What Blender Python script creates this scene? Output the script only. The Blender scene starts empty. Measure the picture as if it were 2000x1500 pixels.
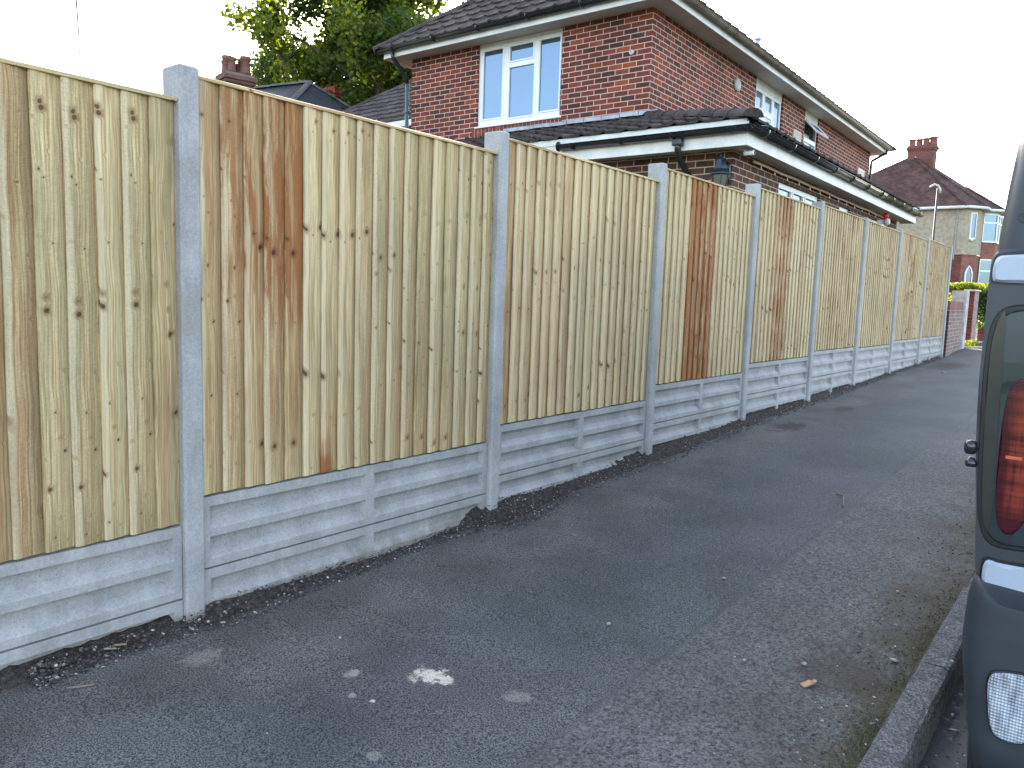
import bpy, bmesh, math, random
import numpy as np
from mathutils import Vector, Matrix, noise
random.seed(7)
R = math.radians
scn = bpy.context.scene
COL = scn.collection

# ---------------------------------------------------------------- camera
cd = bpy.data.cameras.new("camera"); cam = bpy.data.objects.new("camera", cd); COL.objects.link(cam)
cd.sensor_width = 36.0; cd.lens = 27.354; cd.clip_end = 2000; cd.clip_start = 0.05
yaw, pitch, roll = R(38.632), R(6.46), R(1.882)
cdir = Vector((-math.sin(yaw)*math.cos(pitch), math.cos(yaw)*math.cos(pitch), -math.sin(pitch)))
cr = Vector((math.cos(yaw), math.sin(yaw), 0)); cu = cr.cross(cdir)
r2 = cr*math.cos(roll) + cu*math.sin(roll); u2 = cu*math.cos(roll) - cr*math.sin(roll)
cam.matrix_world = Matrix(((r2.x, u2.x, -cdir.x, 2.986), (r2.y, u2.y, -cdir.y, 0), (r2.z, u2.z, -cdir.z, 0), (0, 0, 0, 1)))
scn.camera = cam

# ---------------------------------------------------------------- light
SUN_EL, SUN_AZ = R(24), math.atan2(-0.66, 0.75)   # azimuth from +y towards -x
sund = Vector((math.sin(SUN_AZ)*math.cos(SUN_EL), math.cos(SUN_AZ)*math.cos(SUN_EL), math.sin(SUN_EL)))
w = bpy.data.worlds.new("World"); scn.world = w; w.use_nodes = True
wn = w.node_tree; bg = wn.nodes["Background"]
sky = wn.nodes.new("ShaderNodeTexSky"); sky.sky_type = 'NISHITA'; sky.sun_disc = False
sky.sun_elevation = SUN_EL; sky.sun_rotation = SUN_AZ
sky.air_density = 1.0; sky.dust_density = 1.8; sky.ozone_density = 1.0
hs = wn.nodes.new("ShaderNodeHueSaturation"); hs.inputs["Saturation"].default_value = .70   # thin high haze
wn.links.new(sky.outputs[0], hs.inputs["Color"]); wn.links.new(hs.outputs[0], bg.inputs[0]); bg.inputs[1].default_value = 0.15
sl = bpy.data.lights.new("sun", 'SUN'); sl.energy = 3.0; sl.angle = R(0.53); sl.color = (1, 0.93, 0.82)
so = bpy.data.objects.new("sun", sl); COL.objects.link(so)
so.rotation_euler = (-sund).to_track_quat('-Z', 'Y').to_euler()
scn.view_settings.view_transform = 'Standard'; scn.view_settings.look = 'None'
scn.view_settings.exposure = 2.5; scn.view_settings.gamma = 1
scn.cycles.max_bounces = 6

# ---------------------------------------------------------------- node helpers
class NB:
    def __init__(s, name):
        s.mat = bpy.data.materials.new(name); s.mat.use_nodes = True
        s.nt = s.mat.node_tree; s.N = s.nt.nodes; s.b = s.N["Principled BSDF"]; s.out = s.N["Material Output"]
    def put(s, sock, v):
        if v is None: return
        if isinstance(v, bpy.types.NodeSocket): s.nt.links.new(v, sock)
        else:
            if isinstance(v, (tuple, list)):
                n = len(sock.default_value); v = tuple(v)
                if n == 4 and len(v) == 3: v = v + (1,)
            sock.default_value = v
    def m(s, op, a, b=None, c=None, clamp=False):
        n = s.N.new("ShaderNodeMath"); n.operation = op; n.use_clamp = clamp
        for i, v in enumerate((a, b, c)):
            if v is not None: s.put(n.inputs[i], v)
        return n.outputs[0]
    def vm(s, op, a, b=None):
        n = s.N.new("ShaderNodeVectorMath"); n.operation = op
        s.put(n.inputs[0], a)
        if b is not None: s.put(n.inputs[1], b)
        return n.outputs[0]
    def obj(s): return s.N.new("ShaderNodeTexCoord").outputs["Object"]
    def uv(s): return s.N.new("ShaderNodeTexCoord").outputs["UV"]
    def geo(s, k="Position"): return s.N.new("ShaderNodeNewGeometry").outputs[k]
    def sep(s, v):
        n = s.N.new("ShaderNodeSeparateXYZ"); s.put(n.inputs[0], v); return n.outputs
    def comb(s, x=0, y=0, z=0):
        n = s.N.new("ShaderNodeCombineXYZ")
        for i, v in enumerate((x, y, z)): s.put(n.inputs[i], v)
        return n.outputs[0]
    def noise(s, vec, scale=1, detail=3, rough=.55, dist=0, out=0):
        n = s.N.new("ShaderNodeTexNoise"); s.put(n.inputs["Vector"], vec); s.put(n.inputs["Scale"], scale)
        n.inputs["Detail"].default_value = detail; n.inputs["Roughness"].default_value = rough; n.inputs["Distortion"].default_value = dist
        return n.outputs[out]
    def vor(s, vec, scale=1, feat='F1', rnd=1):
        n = s.N.new("ShaderNodeTexVoronoi"); n.feature = feat; s.put(n.inputs["Vector"], vec); s.put(n.inputs["Scale"], scale)
        n.inputs["Randomness"].default_value = rnd; return n.outputs
    def rng(s, v, a, b, c=0, d=1, smooth=True):
        n = s.N.new("ShaderNodeMapRange"); n.interpolation_type = 'SMOOTHSTEP' if smooth else 'LINEAR'
        for i, x in enumerate((v, a, b, c, d)): s.put(n.inputs[i], x)
        return n.outputs[0]
    def mix(s, f, a, b, mode='MIX'):
        n = s.N.new("ShaderNodeMix"); n.data_type = 'RGBA'; n.blend_type = mode
        s.put(n.inputs[0], f); s.put(n.inputs[6], a); s.put(n.inputs[7], b); return n.outputs[2]
    def mul(s, c, f): return s.vm('MULTIPLY', c, s.comb(f, f, f))
    def ramp(s, f, stops):
        n = s.N.new("ShaderNodeValToRGB"); s.put(n.inputs[0], f); e = n.color_ramp.elements
        while len(e) < len(stops): e.new(0.5)
        for x, (p, c) in zip(e, stops): x.position = p; x.color = tuple(c)+(1,)
        return n.outputs[0]
    def attr(s, name):
        n = s.N.new("ShaderNodeAttribute"); n.attribute_name = name; return n.outputs
    def alpha(s, name):
        n = s.N.new("ShaderNodeAttribute"); n.attribute_name = name; return n.outputs['Alpha']
    def bump(s, h, strength=.5, dist=.01, nrm=None):
        n = s.N.new("ShaderNodeBump"); s.put(n.inputs["Height"], h); n.inputs["Strength"].default_value = strength
        n.inputs["Distance"].default_value = dist
        if nrm is not None: s.put(n.inputs["Normal"], nrm)
        return n.outputs[0]
    def fin(s, col=None, rough=.8, nrm=None, spec=None, metal=None):
        if col is not None: s.put(s.b.inputs["Base Color"], col)
        s.put(s.b.inputs["Roughness"], rough)
        if nrm is not None: s.put(s.b.inputs["Normal"], nrm)
        if spec is not None: s.b.inputs["Specular IOR Level"].default_value = spec
        if metal is not None: s.b.inputs["Metallic"].default_value = metal
        return s.mat

def plain(name, c, rough=.5, spec=.5, metal=0, var=.12, scale=6, bump=0):
    g = NB(name); o = g.geo()
    n = g.noise(o, scale, 4); f = g.rng(n, .3, .7, 1-var, 1+var)
    n2 = g.noise(o, scale*14, 2)
    f = g.m('MULTIPLY', f, g.rng(n2, .2, .8, 1-var*.5, 1+var*.5))
    return g.fin(g.mul(g.comb(*c), f), g.m('ADD', rough, g.m('MULTIPLY', g.m('SUBTRACT', n, .5), .15)),
                 g.bump(n2, .3, bump) if bump else None, spec, metal)

# ---------------------------------------------------------------- materials
def m_wood():
    g = NB("sawn_pine"); a = g.attr("bc"); ac = g.sep(a["Color"]); tone, stain, saw = ac[0], ac[1], ac[2]
    uv = g.sep(g.uv()); u, v = uv[0], uv[1]
    P = g.comb(u, v, 0)
    wob = g.m('SUBTRACT', g.noise(g.comb(u, v, 0), 9, 2), .5)
    Pk = g.comb(g.m('ADD', u, g.m('MULTIPLY', wob, .012)), g.m('ADD', v, g.m('MULTIPLY', wob, -.01)), 0)
    k = g.vor(Pk, 10.0); kc = g.sep(k["Color"])
    rk = g.m('MULTIPLY', g.rng(kc[0], .34, 1.0, .05, .14, False), g.m('GREATER_THAN', kc[0], .34))
    ratio = g.m('DIVIDE', k["Distance"], g.m('ADD', rk, .0005))
    kon = g.rng(rk, .008, .02)
    knot = g.m('MULTIPLY', g.rng(ratio, 1.05, .75), kon)
    halo = g.m('MULTIPLY', g.rng(ratio, 2.6, .9), kon)
    p = g.vor(g.vm('ADD', Pk, (3.1, 1.7, 0)), 17.0); pc = g.sep(p["Color"])
    rp = g.m('MULTIPLY', g.rng(pc[1], .3, 1.0, .045, .115, False), g.m('GREATER_THAN', pc[1], .34))
    pr = g.m('DIVIDE', p["Distance"], g.m('ADD', rp, .0005))
    pin = g.m('MULTIPLY', g.rng(pr, 1.1, .6), g.rng(rp, .01, .03))
    phalo = g.m('MULTIPLY', g.rng(pr, 2.6, 1), g.rng(rp, .01, .03))
    warp = g.m('ADD', g.m('MULTIPLY', g.m('SUBTRACT', g.noise(g.comb(g.m('MULTIPLY', u, 3), v, 0), 1.8, 2), .5), .05), g.m('MULTIPLY', g.m('ADD', halo, phalo), .010))
    uw = g.m('ADD', u, warp)
    g1 = g.noise(g.comb(g.m('MULTIPLY', uw, 130), g.m('MULTIPLY', v, 1.6), 0), 1, 4, .65)
    g2 = g.noise(g.comb(g.m('MULTIPLY', uw, 420), g.m('MULTIPLY', v, 9), 0), 1, 2, .6)
    g3 = g.noise(g.comb(g.m('MULTIPLY', uw, 32), g.m('MULTIPLY', v, .45), 3), 1, 2, .5)
    col = g.mix(g.rng(g1, .36, .64), (.36, .26, .125), (.66, .53, .305))
    col = g.mix(g.m('MULTIPLY', g.rng(g3, .5, .68), .65), col, (.40, .365, .21))
    col = g.mix(g.m('MULTIPLY', g.rng(g3, .46, .30), .6), col, (.50, .31, .17))
    lowf = g.noise(g.comb(g.m('MULTIPLY', u, 9), g.m('MULTIPLY', v, 1.3), 9), 1, 3)
    col = g.mul(col, g.rng(lowf, .25, .75, .80, 1.15))
    col = g.mul(col, g.rng(g2, .3, .7, .80, 1.16))
    tgt = g.mix(tone, (.80, .74, .66), (1.13, 1.12, 1.08)); col = g.vm('MULTIPLY', col, tgt)
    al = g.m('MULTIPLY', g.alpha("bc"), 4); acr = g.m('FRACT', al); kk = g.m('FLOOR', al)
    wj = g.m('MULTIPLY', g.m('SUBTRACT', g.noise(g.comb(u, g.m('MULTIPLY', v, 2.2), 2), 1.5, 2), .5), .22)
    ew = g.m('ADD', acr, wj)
    col = g.mix(g.m('MULTIPLY', g.rng(ew, .24, .14), g.rng(kk, .2, 1.0, 0, .48)), col, (.74, .64, .43))  # cream sapwood strip, also painted to stand in for the lit thick edge
    col = g.mix(g.m('MULTIPLY', g.rng(ew, .52, .80), g.rng(kk, 1.2, 2.0, .14, .50)), col, (.29, .205, .11))  # browner thin side, painted for the shade beside the next board's step
    sm = g.noise(g.comb(g.m('MULTIPLY', uw, 26), g.m('MULTIPLY', v, 2.2), 5), 1, 5, .65)
    sm2 = g.m('MULTIPLY', stain, g.m('ADD', g.rng(sm, .42, .60), g.m('MULTIPLY', g.m('MULTIPLY', stain, stain), .45)), None, True)
    col = g.mix(sm2, col, g.mix(g1, (.19, .062, .020), (.42, .185, .065)))
    hc = g.mix(stain, (.24, .145, .065), (.17, .05, .02))
    col = g.mix(g.m('MULTIPLY', halo, .62), col, hc)
    col = g.mix(g.m('MULTIPLY', phalo, .32), col, hc)
    ring = g.m('ADD', .7, g.m('MULTIPLY', g.m('SINE', g.m('MULTIPLY', ratio, 13)), .35))
    kcol = g.mul(g.mix(stain, (.115, .062, .03), (.11, .035, .015)), ring)
    col = g.mix(g.m('MULTIPLY', knot, .88), col, kcol)
    col = g.mix(g.m('MULTIPLY', pin, .85), col, (.05, .028, .015))
    # band-saw chatter marks
    s1 = g.noise(g.comb(g.m('MULTIPLY', u, 30), g.m('MULTIPLY', v, 190), 0), 1, 2, .7)
    s2 = g.noise(g.comb(g.m('MULTIPLY', u, 260), g.m('MULTIPLY', v, 75), 1), 1, 1, .7)
    sr = g.m('MULTIPLY', g.m('MULTIPLY', s1, s2), saw)
    col = g.mul(col, g.m('SUBTRACT', g.m('ADD', 1, g.m('MULTIPLY', saw, .20)), g.m('MULTIPLY', sr, .95)))
    h = g.m('ADD', g.m('MULTIPLY', g1, .6), g.m('ADD', g.m('MULTIPLY', g2, .35), g.m('ADD', g.m('MULTIPLY', sr, 1.6), g.m('MULTIPLY', knot, -.3))))
    return g.fin(col, .78, g.bump(h, .55, .003), .25)

def m_concrete(name="cast_concrete", base=(.37, .368, .36), dirt=True):
    g = NB(name); o = g.geo(); z = g.sep(o)[2]
    n1 = g.noise(o, 3.5, 5, .6); n2 = g.noise(o, 95, 4, .75); n3 = g.noise(g.vm('MULTIPLY', o, (1, 1, .25)), 14, 4, .65)
    c = g.mul(g.comb(*base), g.rng(n1, .25, .75, .84, 1.14))
    c = g.mul(c, g.rng(n2, .35, .65, .87, 1.11)); c = g.mul(c, g.rng(n3, .3, .7, .93, 1.07))
    c = g.mix(g.m('MULTIPLY', g.rng(n3, .62, .75), .18), c, (.52, .52, .50))
    c = g.mix(g.m('MULTIPLY', g.rng(n1, .42, .30), .25), c, (.30, .27, .20))
    v = g.vor(o, 75); vc = g.sep(v["Color"])
    pit = g.m('MULTIPLY', g.rng(v["Distance"], .20, .12), g.rng(vc[0], .86, .9))
    c = g.mix(g.m('MULTIPLY', pit, .8), c, (.10, .10, .10))
    if dirt:
        y = g.sep(o)[1]
        gl = g.m('ADD', g.m('MULTIPLY', y, .031), -1.435)
        hgt = g.m('SUBTRACT', z, gl)
        dm = g.m('MULTIPLY', g.rng(g.m('ADD', hgt, g.m('MULTIPLY', g.m('SUBTRACT', n3, .5), .10)), .055, .0), .6)
        c = g.mix(dm, c, (.17, .135, .09))
    return g.fin(c, .85, g.bump(g.m('SUBTRACT', g.m('ADD', n2, g.m('MULTIPLY', n3, .6)), pit), .35, .0022), .3)

def m_asphalt():
    g = NB("worn_asphalt"); o = g.geo(); s = g.sep(o); x, y = s[0], s[1]
    # rough, paler older strip on the road side of the joint
    wj = g.m('MULTIPLY', g.m('SUBTRACT', g.noise(o, 3, 2), .5), .022)
    xj = g.m('ADD', x, wj)
    old = g.rng(xj, 1.64, 1.70); seam = g.m('MULTIPLY', g.rng(g.m('ABSOLUTE', g.m('SUBTRACT', xj, 1.66)), .022, .0), g.rng(g.noise(o, 2.2, 2), .38, .6))
    v = g.vor(o, 190); v2 = g.vor(o, 85); vc = g.sep(v["Color"]); vc2 = g.sep(v2["Color"])
    f1 = g.noise(o, 330, 3, .7); f0 = g.noise(o, 110, 3, .7)
    agg = g.m('ADD', g.m('MULTIPLY', g.rng(vc[0], 0, 1, .25, 1.9), .5), g.m('MULTIPLY', g.rng(vc2[1], 0, 1, .4, 1.7), .5))
    f2 = g.noise(o, 150, 2, .8)
    ro = g.mix(old, g.mul((1, 1, 1), g.rng(g.m('ADD', g.m('MULTIPLY', f2, .6), g.m('MULTIPLY', f1, .4)), .425, .575, .28, 1.9)), g.mul((1, 1, 1), agg))
    big = g.noise(o, .55, 3, .5); mid = g.noise(o, 2.3, 4, .6); mid2 = g.noise(g.vm('ADD', o, (7, 3, 0)), 1.1, 3, .5)
    c = g.mix(g.rng(mid2, .35, .65), (.070, .080, .077), (.078, .080, .082))
    c = g.mix(old, c, (.090, .093, .090))
    c = g.mul(c, g.rng(big, .3, .7, .85, 1.22)); c = g.mul(c, g.rng(mid, .25, .75, .82, 1.2))
    # brownish purple dusty zone by the fence, wavy edge
    wv = g.m('ADD', x, g.m('MULTIPLY', g.m('SUBTRACT', g.noise(o, 1.1, 3), .5), 1.0))
    dust = g.m('MULTIPLY', g.rng(wv, 1.05, .30), .85)
    c = g.mix(dust, c, g.mul((.100, .091, .086), g.rng(mid, .3, .7, .75, 1.25)))
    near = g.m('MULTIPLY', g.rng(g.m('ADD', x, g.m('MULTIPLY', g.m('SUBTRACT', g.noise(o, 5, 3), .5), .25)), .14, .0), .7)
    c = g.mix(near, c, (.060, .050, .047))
    c = g.vm('MULTIPLY', c, ro)
    c = g.mul(c, g.m('ADD', .8, g.m('MULTIPLY', f0, .4)))
    # kerb-side dirt and moss
    kd = g.m('ADD', x, g.m('MULTIPLY', g.m('SUBTRACT', g.noise(o, 2.6, 4), .5), 1.1))
    dirt = g.m('MULTIPLY', g.rng(kd, 2.05, 2.5), .75)
    c = g.mix(dirt, c, g.mul((.066, .050, .034), g.m('ADD', .5, g.m('MULTIPLY', f0, 1))))
    mz = g.m('MULTIPLY', g.rng(g.m('ADD', x, g.m('MULTIPLY', g.m('SUBTRACT', g.noise(o, 6, 3), .5), .25)), 2.34, 2.45), g.rng(g.noise(o, 3.6, 3), .50, .60))
    c = g.mix(g.m('MULTIPLY', mz, .85), c, g.mul((.10, .095, .02), g.m('ADD', .35, f0)))
    # pale scuffs and trodden cement
    sc = g.noise(g.vm('MULTIPLY', o, (1, .45, 1)), 7, 5, .7)
    c = g.mix(g.m('MULTIPLY', g.rng(sc, .70, .82), .35), c, (.25, .25, .24))
    def spot(px, py, r, col, cc, k, sy=1, lo=.5):
        nonlocal_c = cc
        dx = g.m('SUBTRACT', x, px); dy = g.m('MULTIPLY', g.m('SUBTRACT', y, py), sy)
        d = g.m('SQRT', g.m('ADD', g.m('MULTIPLY', dx, dx), g.m('MULTIPLY', dy, dy)))
        d = g.m('ADD', d, g.m('MULTIPLY', g.m('SUBTRACT', g.noise(o, 16, 5, .8), .5), r*3.2))
        mk = g.m('MULTIPLY', g.rng(d, r, r*lo), g.rng(g.noise(o, 120, 3, .8), .30, .50))
        return g.mix(g.m('MULTIPLY', mk, k), nonlocal_c, col)
    for (px, py, r, k) in ((1.08, 1.955, .075, 1.0), (1.15, 1.965, .035, .95), (.86, 1.78, .03, .4), (.98, 1.68, .02, .4), (.33, 1.50, .09, .18), (1.06, 1.70, .012, .8), (1.42, 2.05, .05, .2), (1.3, 1.5, .03, .2)):
        c = spot(px, py, r, (.60, .56, .46), c, k)
    for (px, py, r, k, sy) in ((.42, 6.95, .22, .6, .5), (.40, 9.6, .22, .5, .4), (.35, 12.6, .2, .5, .35), (.75, 11.2, .2, .3, .3)):
        c = spot(px, py, r, (.17, .145, .12), c, k, sy)
    for (px, py, r, k, sy) in ((.45, 15.4, .32, .8, .3), (.42, 7.6, .16, .85, .5), (.5, 9.1, .12, .7, .4), (2.25, 3.0, .22, .45, .8)):
        c = spot(px, py, r, (.040, .028, .022), c, k, sy)
    h = g.m('ADD', g.m('MULTIPLY', f1, .5), g.m('MULTIPLY', g.m('ADD', g.m('MULTIPLY', v["Distance"], -.9), g.m('MULTIPLY', v2["Distance"], -.6)), g.m('ADD', .35, g.m('MULTIPLY', old, .9))))
    h = g.m('SUBTRACT', h, g.m('MULTIPLY', seam, .7)); c = g.mix(g.m('MULTIPLY', seam, .28), c, (.03, .03, .03))
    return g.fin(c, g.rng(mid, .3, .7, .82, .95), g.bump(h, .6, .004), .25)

def m_soil(name="dark_soil", a=(.030, .024, .022), b=(.085, .068, .055)):
    g = NB(name); o = g.geo(); n = g.noise(o, 45, 5, .7); n2 = g.noise(o, 170, 3, .7)
    c = g.mix(g.rng(n, .35, .7), a, b); c = g.mul(c, g.rng(n2, .25, .75, .6, 1.5))
    v = g.vor(o, 120); c = g.mix(g.m('MULTIPLY', g.rng(v["Distance"], .2, .1), g.rng(g.sep(v["Color"])[0], .88, .92)), c, (.42, .40, .36))
    return g.fin(c, .95, g.bump(g.m('ADD', n, n2), .9, .012), .2)

def m_brick(name, axis, cols, mortar, bw=.225, bh=.075, ms=.0055, tint=None):
    g = NB(name); s = g.sep(g.obj()); vec = g.comb(s[axis], s[2], 0)
    wob = g.noise(g.obj(), 30, 2, out=1)
    vec = g.vm('ADD', vec, g.vm('MULTIPLY', g.vm('SUBTRACT', wob, (.5, .5, .5)), (.004, .004, 0)))
    n = g.N.new("ShaderNodeTexBrick"); g.put(n.inputs["Vector"], vec); n.inputs["Scale"].default_value = 1
    n.offset = .5; n.inputs["Color1"].default_value = (0, 0, 0, 1); n.inputs["Color2"].default_value = (1, 1, 1, 1)
    n.inputs["Mortar"].default_value = (.5, .5, .5, 1); n.inputs["Mortar Size"].default_value = ms
    n.inputs["Mortar Smooth"].default_value = .15; n.inputs["Brick Width"].default_value = bw; n.inputs["Row Height"].default_value = bh
    rnd = n.outputs["Color"]; fac = n.outputs["Fac"]
    k = len(cols); st = [((i+.0)/(k-1) if k > 1 else 0, c) for i, c in enumerate(cols)]
    c = g.ramp(rnd, st)
    o = g.obj(); n1 = g.noise(o, 1.1, 3); n2 = g.noise(o, 90, 3, .7)
    n3 = g.noise(o, 7, 4, .6)
    c = g.mul(c, g.rng(n2, .25, .75, .72, 1.28)); c = g.mul(c, g.rng(n3, .3, .7, .82, 1.16))
    c = g.mix(g.m('MULTIPLY', g.rng(g.noise(o, 24, 3), .60, .7), .25), c, (.30, .24, .2))
    mc = g.mul(g.comb(*mortar), g.rng(n2, .2, .8, .8, 1.2))
    c = g.mix(fac, c, mc); c = g.mul(c, g.rng(n1, .3, .7, .88, 1.1))
    return g.fin(c, .85, g.bump(g.m('SUBTRACT', g.m('MULTIPLY', n2, .35), fac), .8, .006), .25)

def m_tile(name, a, b, lichen=.3, courses=None):
    g = NB(name); o = g.obj(); n = g.noise(o, 5, 4, .6); n2 = g.noise(o, 45, 4, .7)
    at = g.attr("bc"); t = g.sep(at["Color"])[0]
    c = g.mix(g.rng(n, .3, .7), a, b); c = g.mul(c, g.rng(n2, .25, .75, .7, 1.3)); c = g.mul(c, g.rng(t, 0, 1, .72, 1.28, False))
    l = g.noise(o, 16, 5, .7)
    c = g.mix(g.m('MULTIPLY', g.rng(l, .60, .72), lichen), c, (.16, .145, .07))
    c = g.mix(g.m('MULTIPLY', g.rng(g.noise(o, 30, 3, .6), .66, .72), lichen), c, (.30, .30, .27))
    return g.fin(c, .9, g.bump(n2, .6, .01), .2)

def m_fartile(name, a, b, sx=.17, sz=.1):
    g = NB(name); o = g.geo(); s = g.sep(o)
    n = g.N.new("ShaderNodeTexBrick"); g.put(n.inputs["Vector"], g.comb(g.m('ADD', s[0], g.m('MULTIPLY', s[1], .7)), g.m('MULTIPLY', s[2], 1), 0))
    n.inputs["Scale"].default_value = 1; n.inputs["Brick Width"].default_value = sx; n.inputs["Row Height"].default_value = sz
    n.inputs["Mortar Size"].default_value = .006; n.inputs["Color1"].default_value = (0, 0, 0, 1); n.inputs["Color2"].default_value = (1, 1, 1, 1); n.inputs["Mortar"].default_value = (.3, .3, .3, 1)
    c = g.mix(n.outputs["Color"], a, b); c = g.mul(c, g.rng(g.noise(o, 1.3, 4), .3, .7, .78, 1.22))
    c = g.mix(g.m('MULTIPLY', n.outputs["Fac"], .8), c, tuple(q*.35 for q in a))
    c = g.mix(g.m('MULTIPLY', g.rng(g.noise(o, 4, 4, .7), .58, .70), .35), c, tuple(q*.6 for q in a))
    return g.fin(c, .9, g.bump(g.m('SUBTRACT', g.noise(o, 30, 3), n.outputs["Fac"]), .5, .02), .2)

def m_glass(name="window_glass", base=(.025, .035, .045), refl=.26, tint=(.50, .74, 1)):
    g = NB(name); gl = g.N.new("ShaderNodeBsdfGlossy"); gl.inputs["Roughness"].default_value = .01
    gl.inputs["Color"].default_value = tint+(1,)
    o = g.geo(); wv = g.noise(o, 1.2, 2)
    g.put(gl.inputs["Normal"], g.bump(wv, .04, .03))
    mx = g.N.new("ShaderNodeMixShader"); g.put(mx.inputs[0], refl)
    c = g.mul(g.comb(*base), g.rng(g.noise(o, 2, 2), .3, .7, .8, 1.3)); g.fin(c, .3, None, .3)
    g.nt.links.new(g.b.outputs[0], mx.inputs[1]); g.nt.links.new(gl.outputs[0], mx.inputs[2]); g.nt.links.new(mx.outputs[0], g.out.inputs[0])
    return g.mat

def m_leaf(name, c1, c2, c3):
    g = NB(name); t = g.sep(g.attr("bc")["Color"])[0]; o = g.geo()
    c = g.ramp(t, [(0, c1), (.6, c2), (1, c3)])
    c = g.mul(c, g.rng(g.noise(o, 9, 2), .3, .7, .8, 1.2)); g.fin(c, .5, None, .35)
    tr = g.N.new("ShaderNodeBsdfTranslucent"); g.put(tr.inputs[0], g.vm('MULTIPLY', c, (2.1, 1.9, .55)))
    mx = g.N.new("ShaderNodeMixShader"); mx.inputs[0].default_value = .40
    g.nt.links.new(g.b.outputs[0], mx.inputs[1]); g.nt.links.new(tr.outputs[0], mx.inputs[2]); g.nt.links.new(mx.outputs[0], g.out.inputs[0])
    return g.mat

def m_lens(name, col, rough=.12, rib=320, ribz=200):
    g = NB(name); o = g.obj(); s = g.sep(o)
    a = g.m('SINE', g.m('MULTIPLY', s[0], rib*6.28)); b = g.m('SINE', g.m('MULTIPLY', s[2], ribz*6.28))
    n = g.noise(g.vm('MULTIPLY', o, (1, 1, .3)), 60, 3)
    c = g.mul(g.comb(*col), g.rng(g.m('MULTIPLY', g.m('ADD', a, b), .5), -1, 1, .72, 1.3, False))
    c = g.mul(c, g.rng(n, .25, .75, .6, 1.5))
    return g.fin(c, rough, g.bump(g.m('ADD', a, b), .6, .0015), .8)

WOOD = m_wood(); CONC = m_concrete(); ASPH = m_asphalt(); SOIL = m_soil("dark_soil", (.040, .033, .031), (.105, .088, .076))
RB = [(.062, .029, .026), (.105, .034, .027), (.165, .042, .029), (.130, .037, .027), (.205, .048, .029), (.27, .070, .031)]
BRX = m_brick("red_brick_front", 0, RB, (.60, .43, .35), ms=.0062); BRY = m_brick("red_brick_side", 1, RB, (.56, .42, .35), ms=.0062)
EB = [(.060, .034, .028), (.085, .040, .030), (.105, .050, .036), (.075, .048, .040), (.125, .046, .034)]
EBX = m_brick("brown_brick_front", 0, EB, (.48, .42, .31), ms=.0062); EBY = m_brick("brown_brick_side", 1, EB, (.46, .39, .30), ms=.0062)
SOLD = m_brick("soldier_brick", 0, RB[2:], (.40, .28, .21), bw=.075, bh=.225)
TILE = m_tile("dark_concrete_tile", (.052, .040, .038), (.092, .072, .064))
TILE2 = m_tile("mossy_concrete_tile", (.045, .038, .038), (.085, .068, .062), .55)
UPVC = plain("white_upvc", (.78, .79, .80), .35, .5, 0, .04, 3)
FASC = plain("white_fascia", (.70, .70, .68), .45, .4, 0, .12, 3)
SOFF = plain("dull_soffit", (.52, .49, .43), .6, .3, 0, .08, 2)
BLKP = plain("black_plastic", (.016, .017, .019), .25, .5, 0, .15, 8)
GRYP = plain("weathered_gutter", (.16, .13, .10), .5, .4, 0, .35, 4)
GRNP = plain("algae_gutter", (.10, .095, .045), .55, .4, 0, .4, 5)
LEAD = plain("lead_flashing", (.30, .33, .37), .45, .5, .2, .3, 7)
GLASS = m_glass(); GLASSD = m_glass("dim_window_glass", (.05, .055, .06), .18)
CURT = plain("net_curtain", (.68, .72, .74), .9, .1, 0, .1, 9)

# ---------------------------------------------------------------- mesh helpers
def new_obj(name, verts, faces, mat, parent=None, smooth=False, loc=None, mats=None, fm=None):
    me = bpy.data.meshes.new(name); me.from_pydata([tuple(v) for v in verts], [], faces)
    for q in (mats or [mat]): me.materials.append(q)
    if fm is not None: me.polygons.foreach_set("material_index", fm)
    if smooth: me.polygons.foreach_set("use_smooth", [True]*len(me.polygons))
    me.update()
    o = bpy.data.objects.new(name, me); COL.objects.link(o)
    if parent is not None: o.parent = parent
    if loc is not None: o.location = loc
    return o

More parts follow.
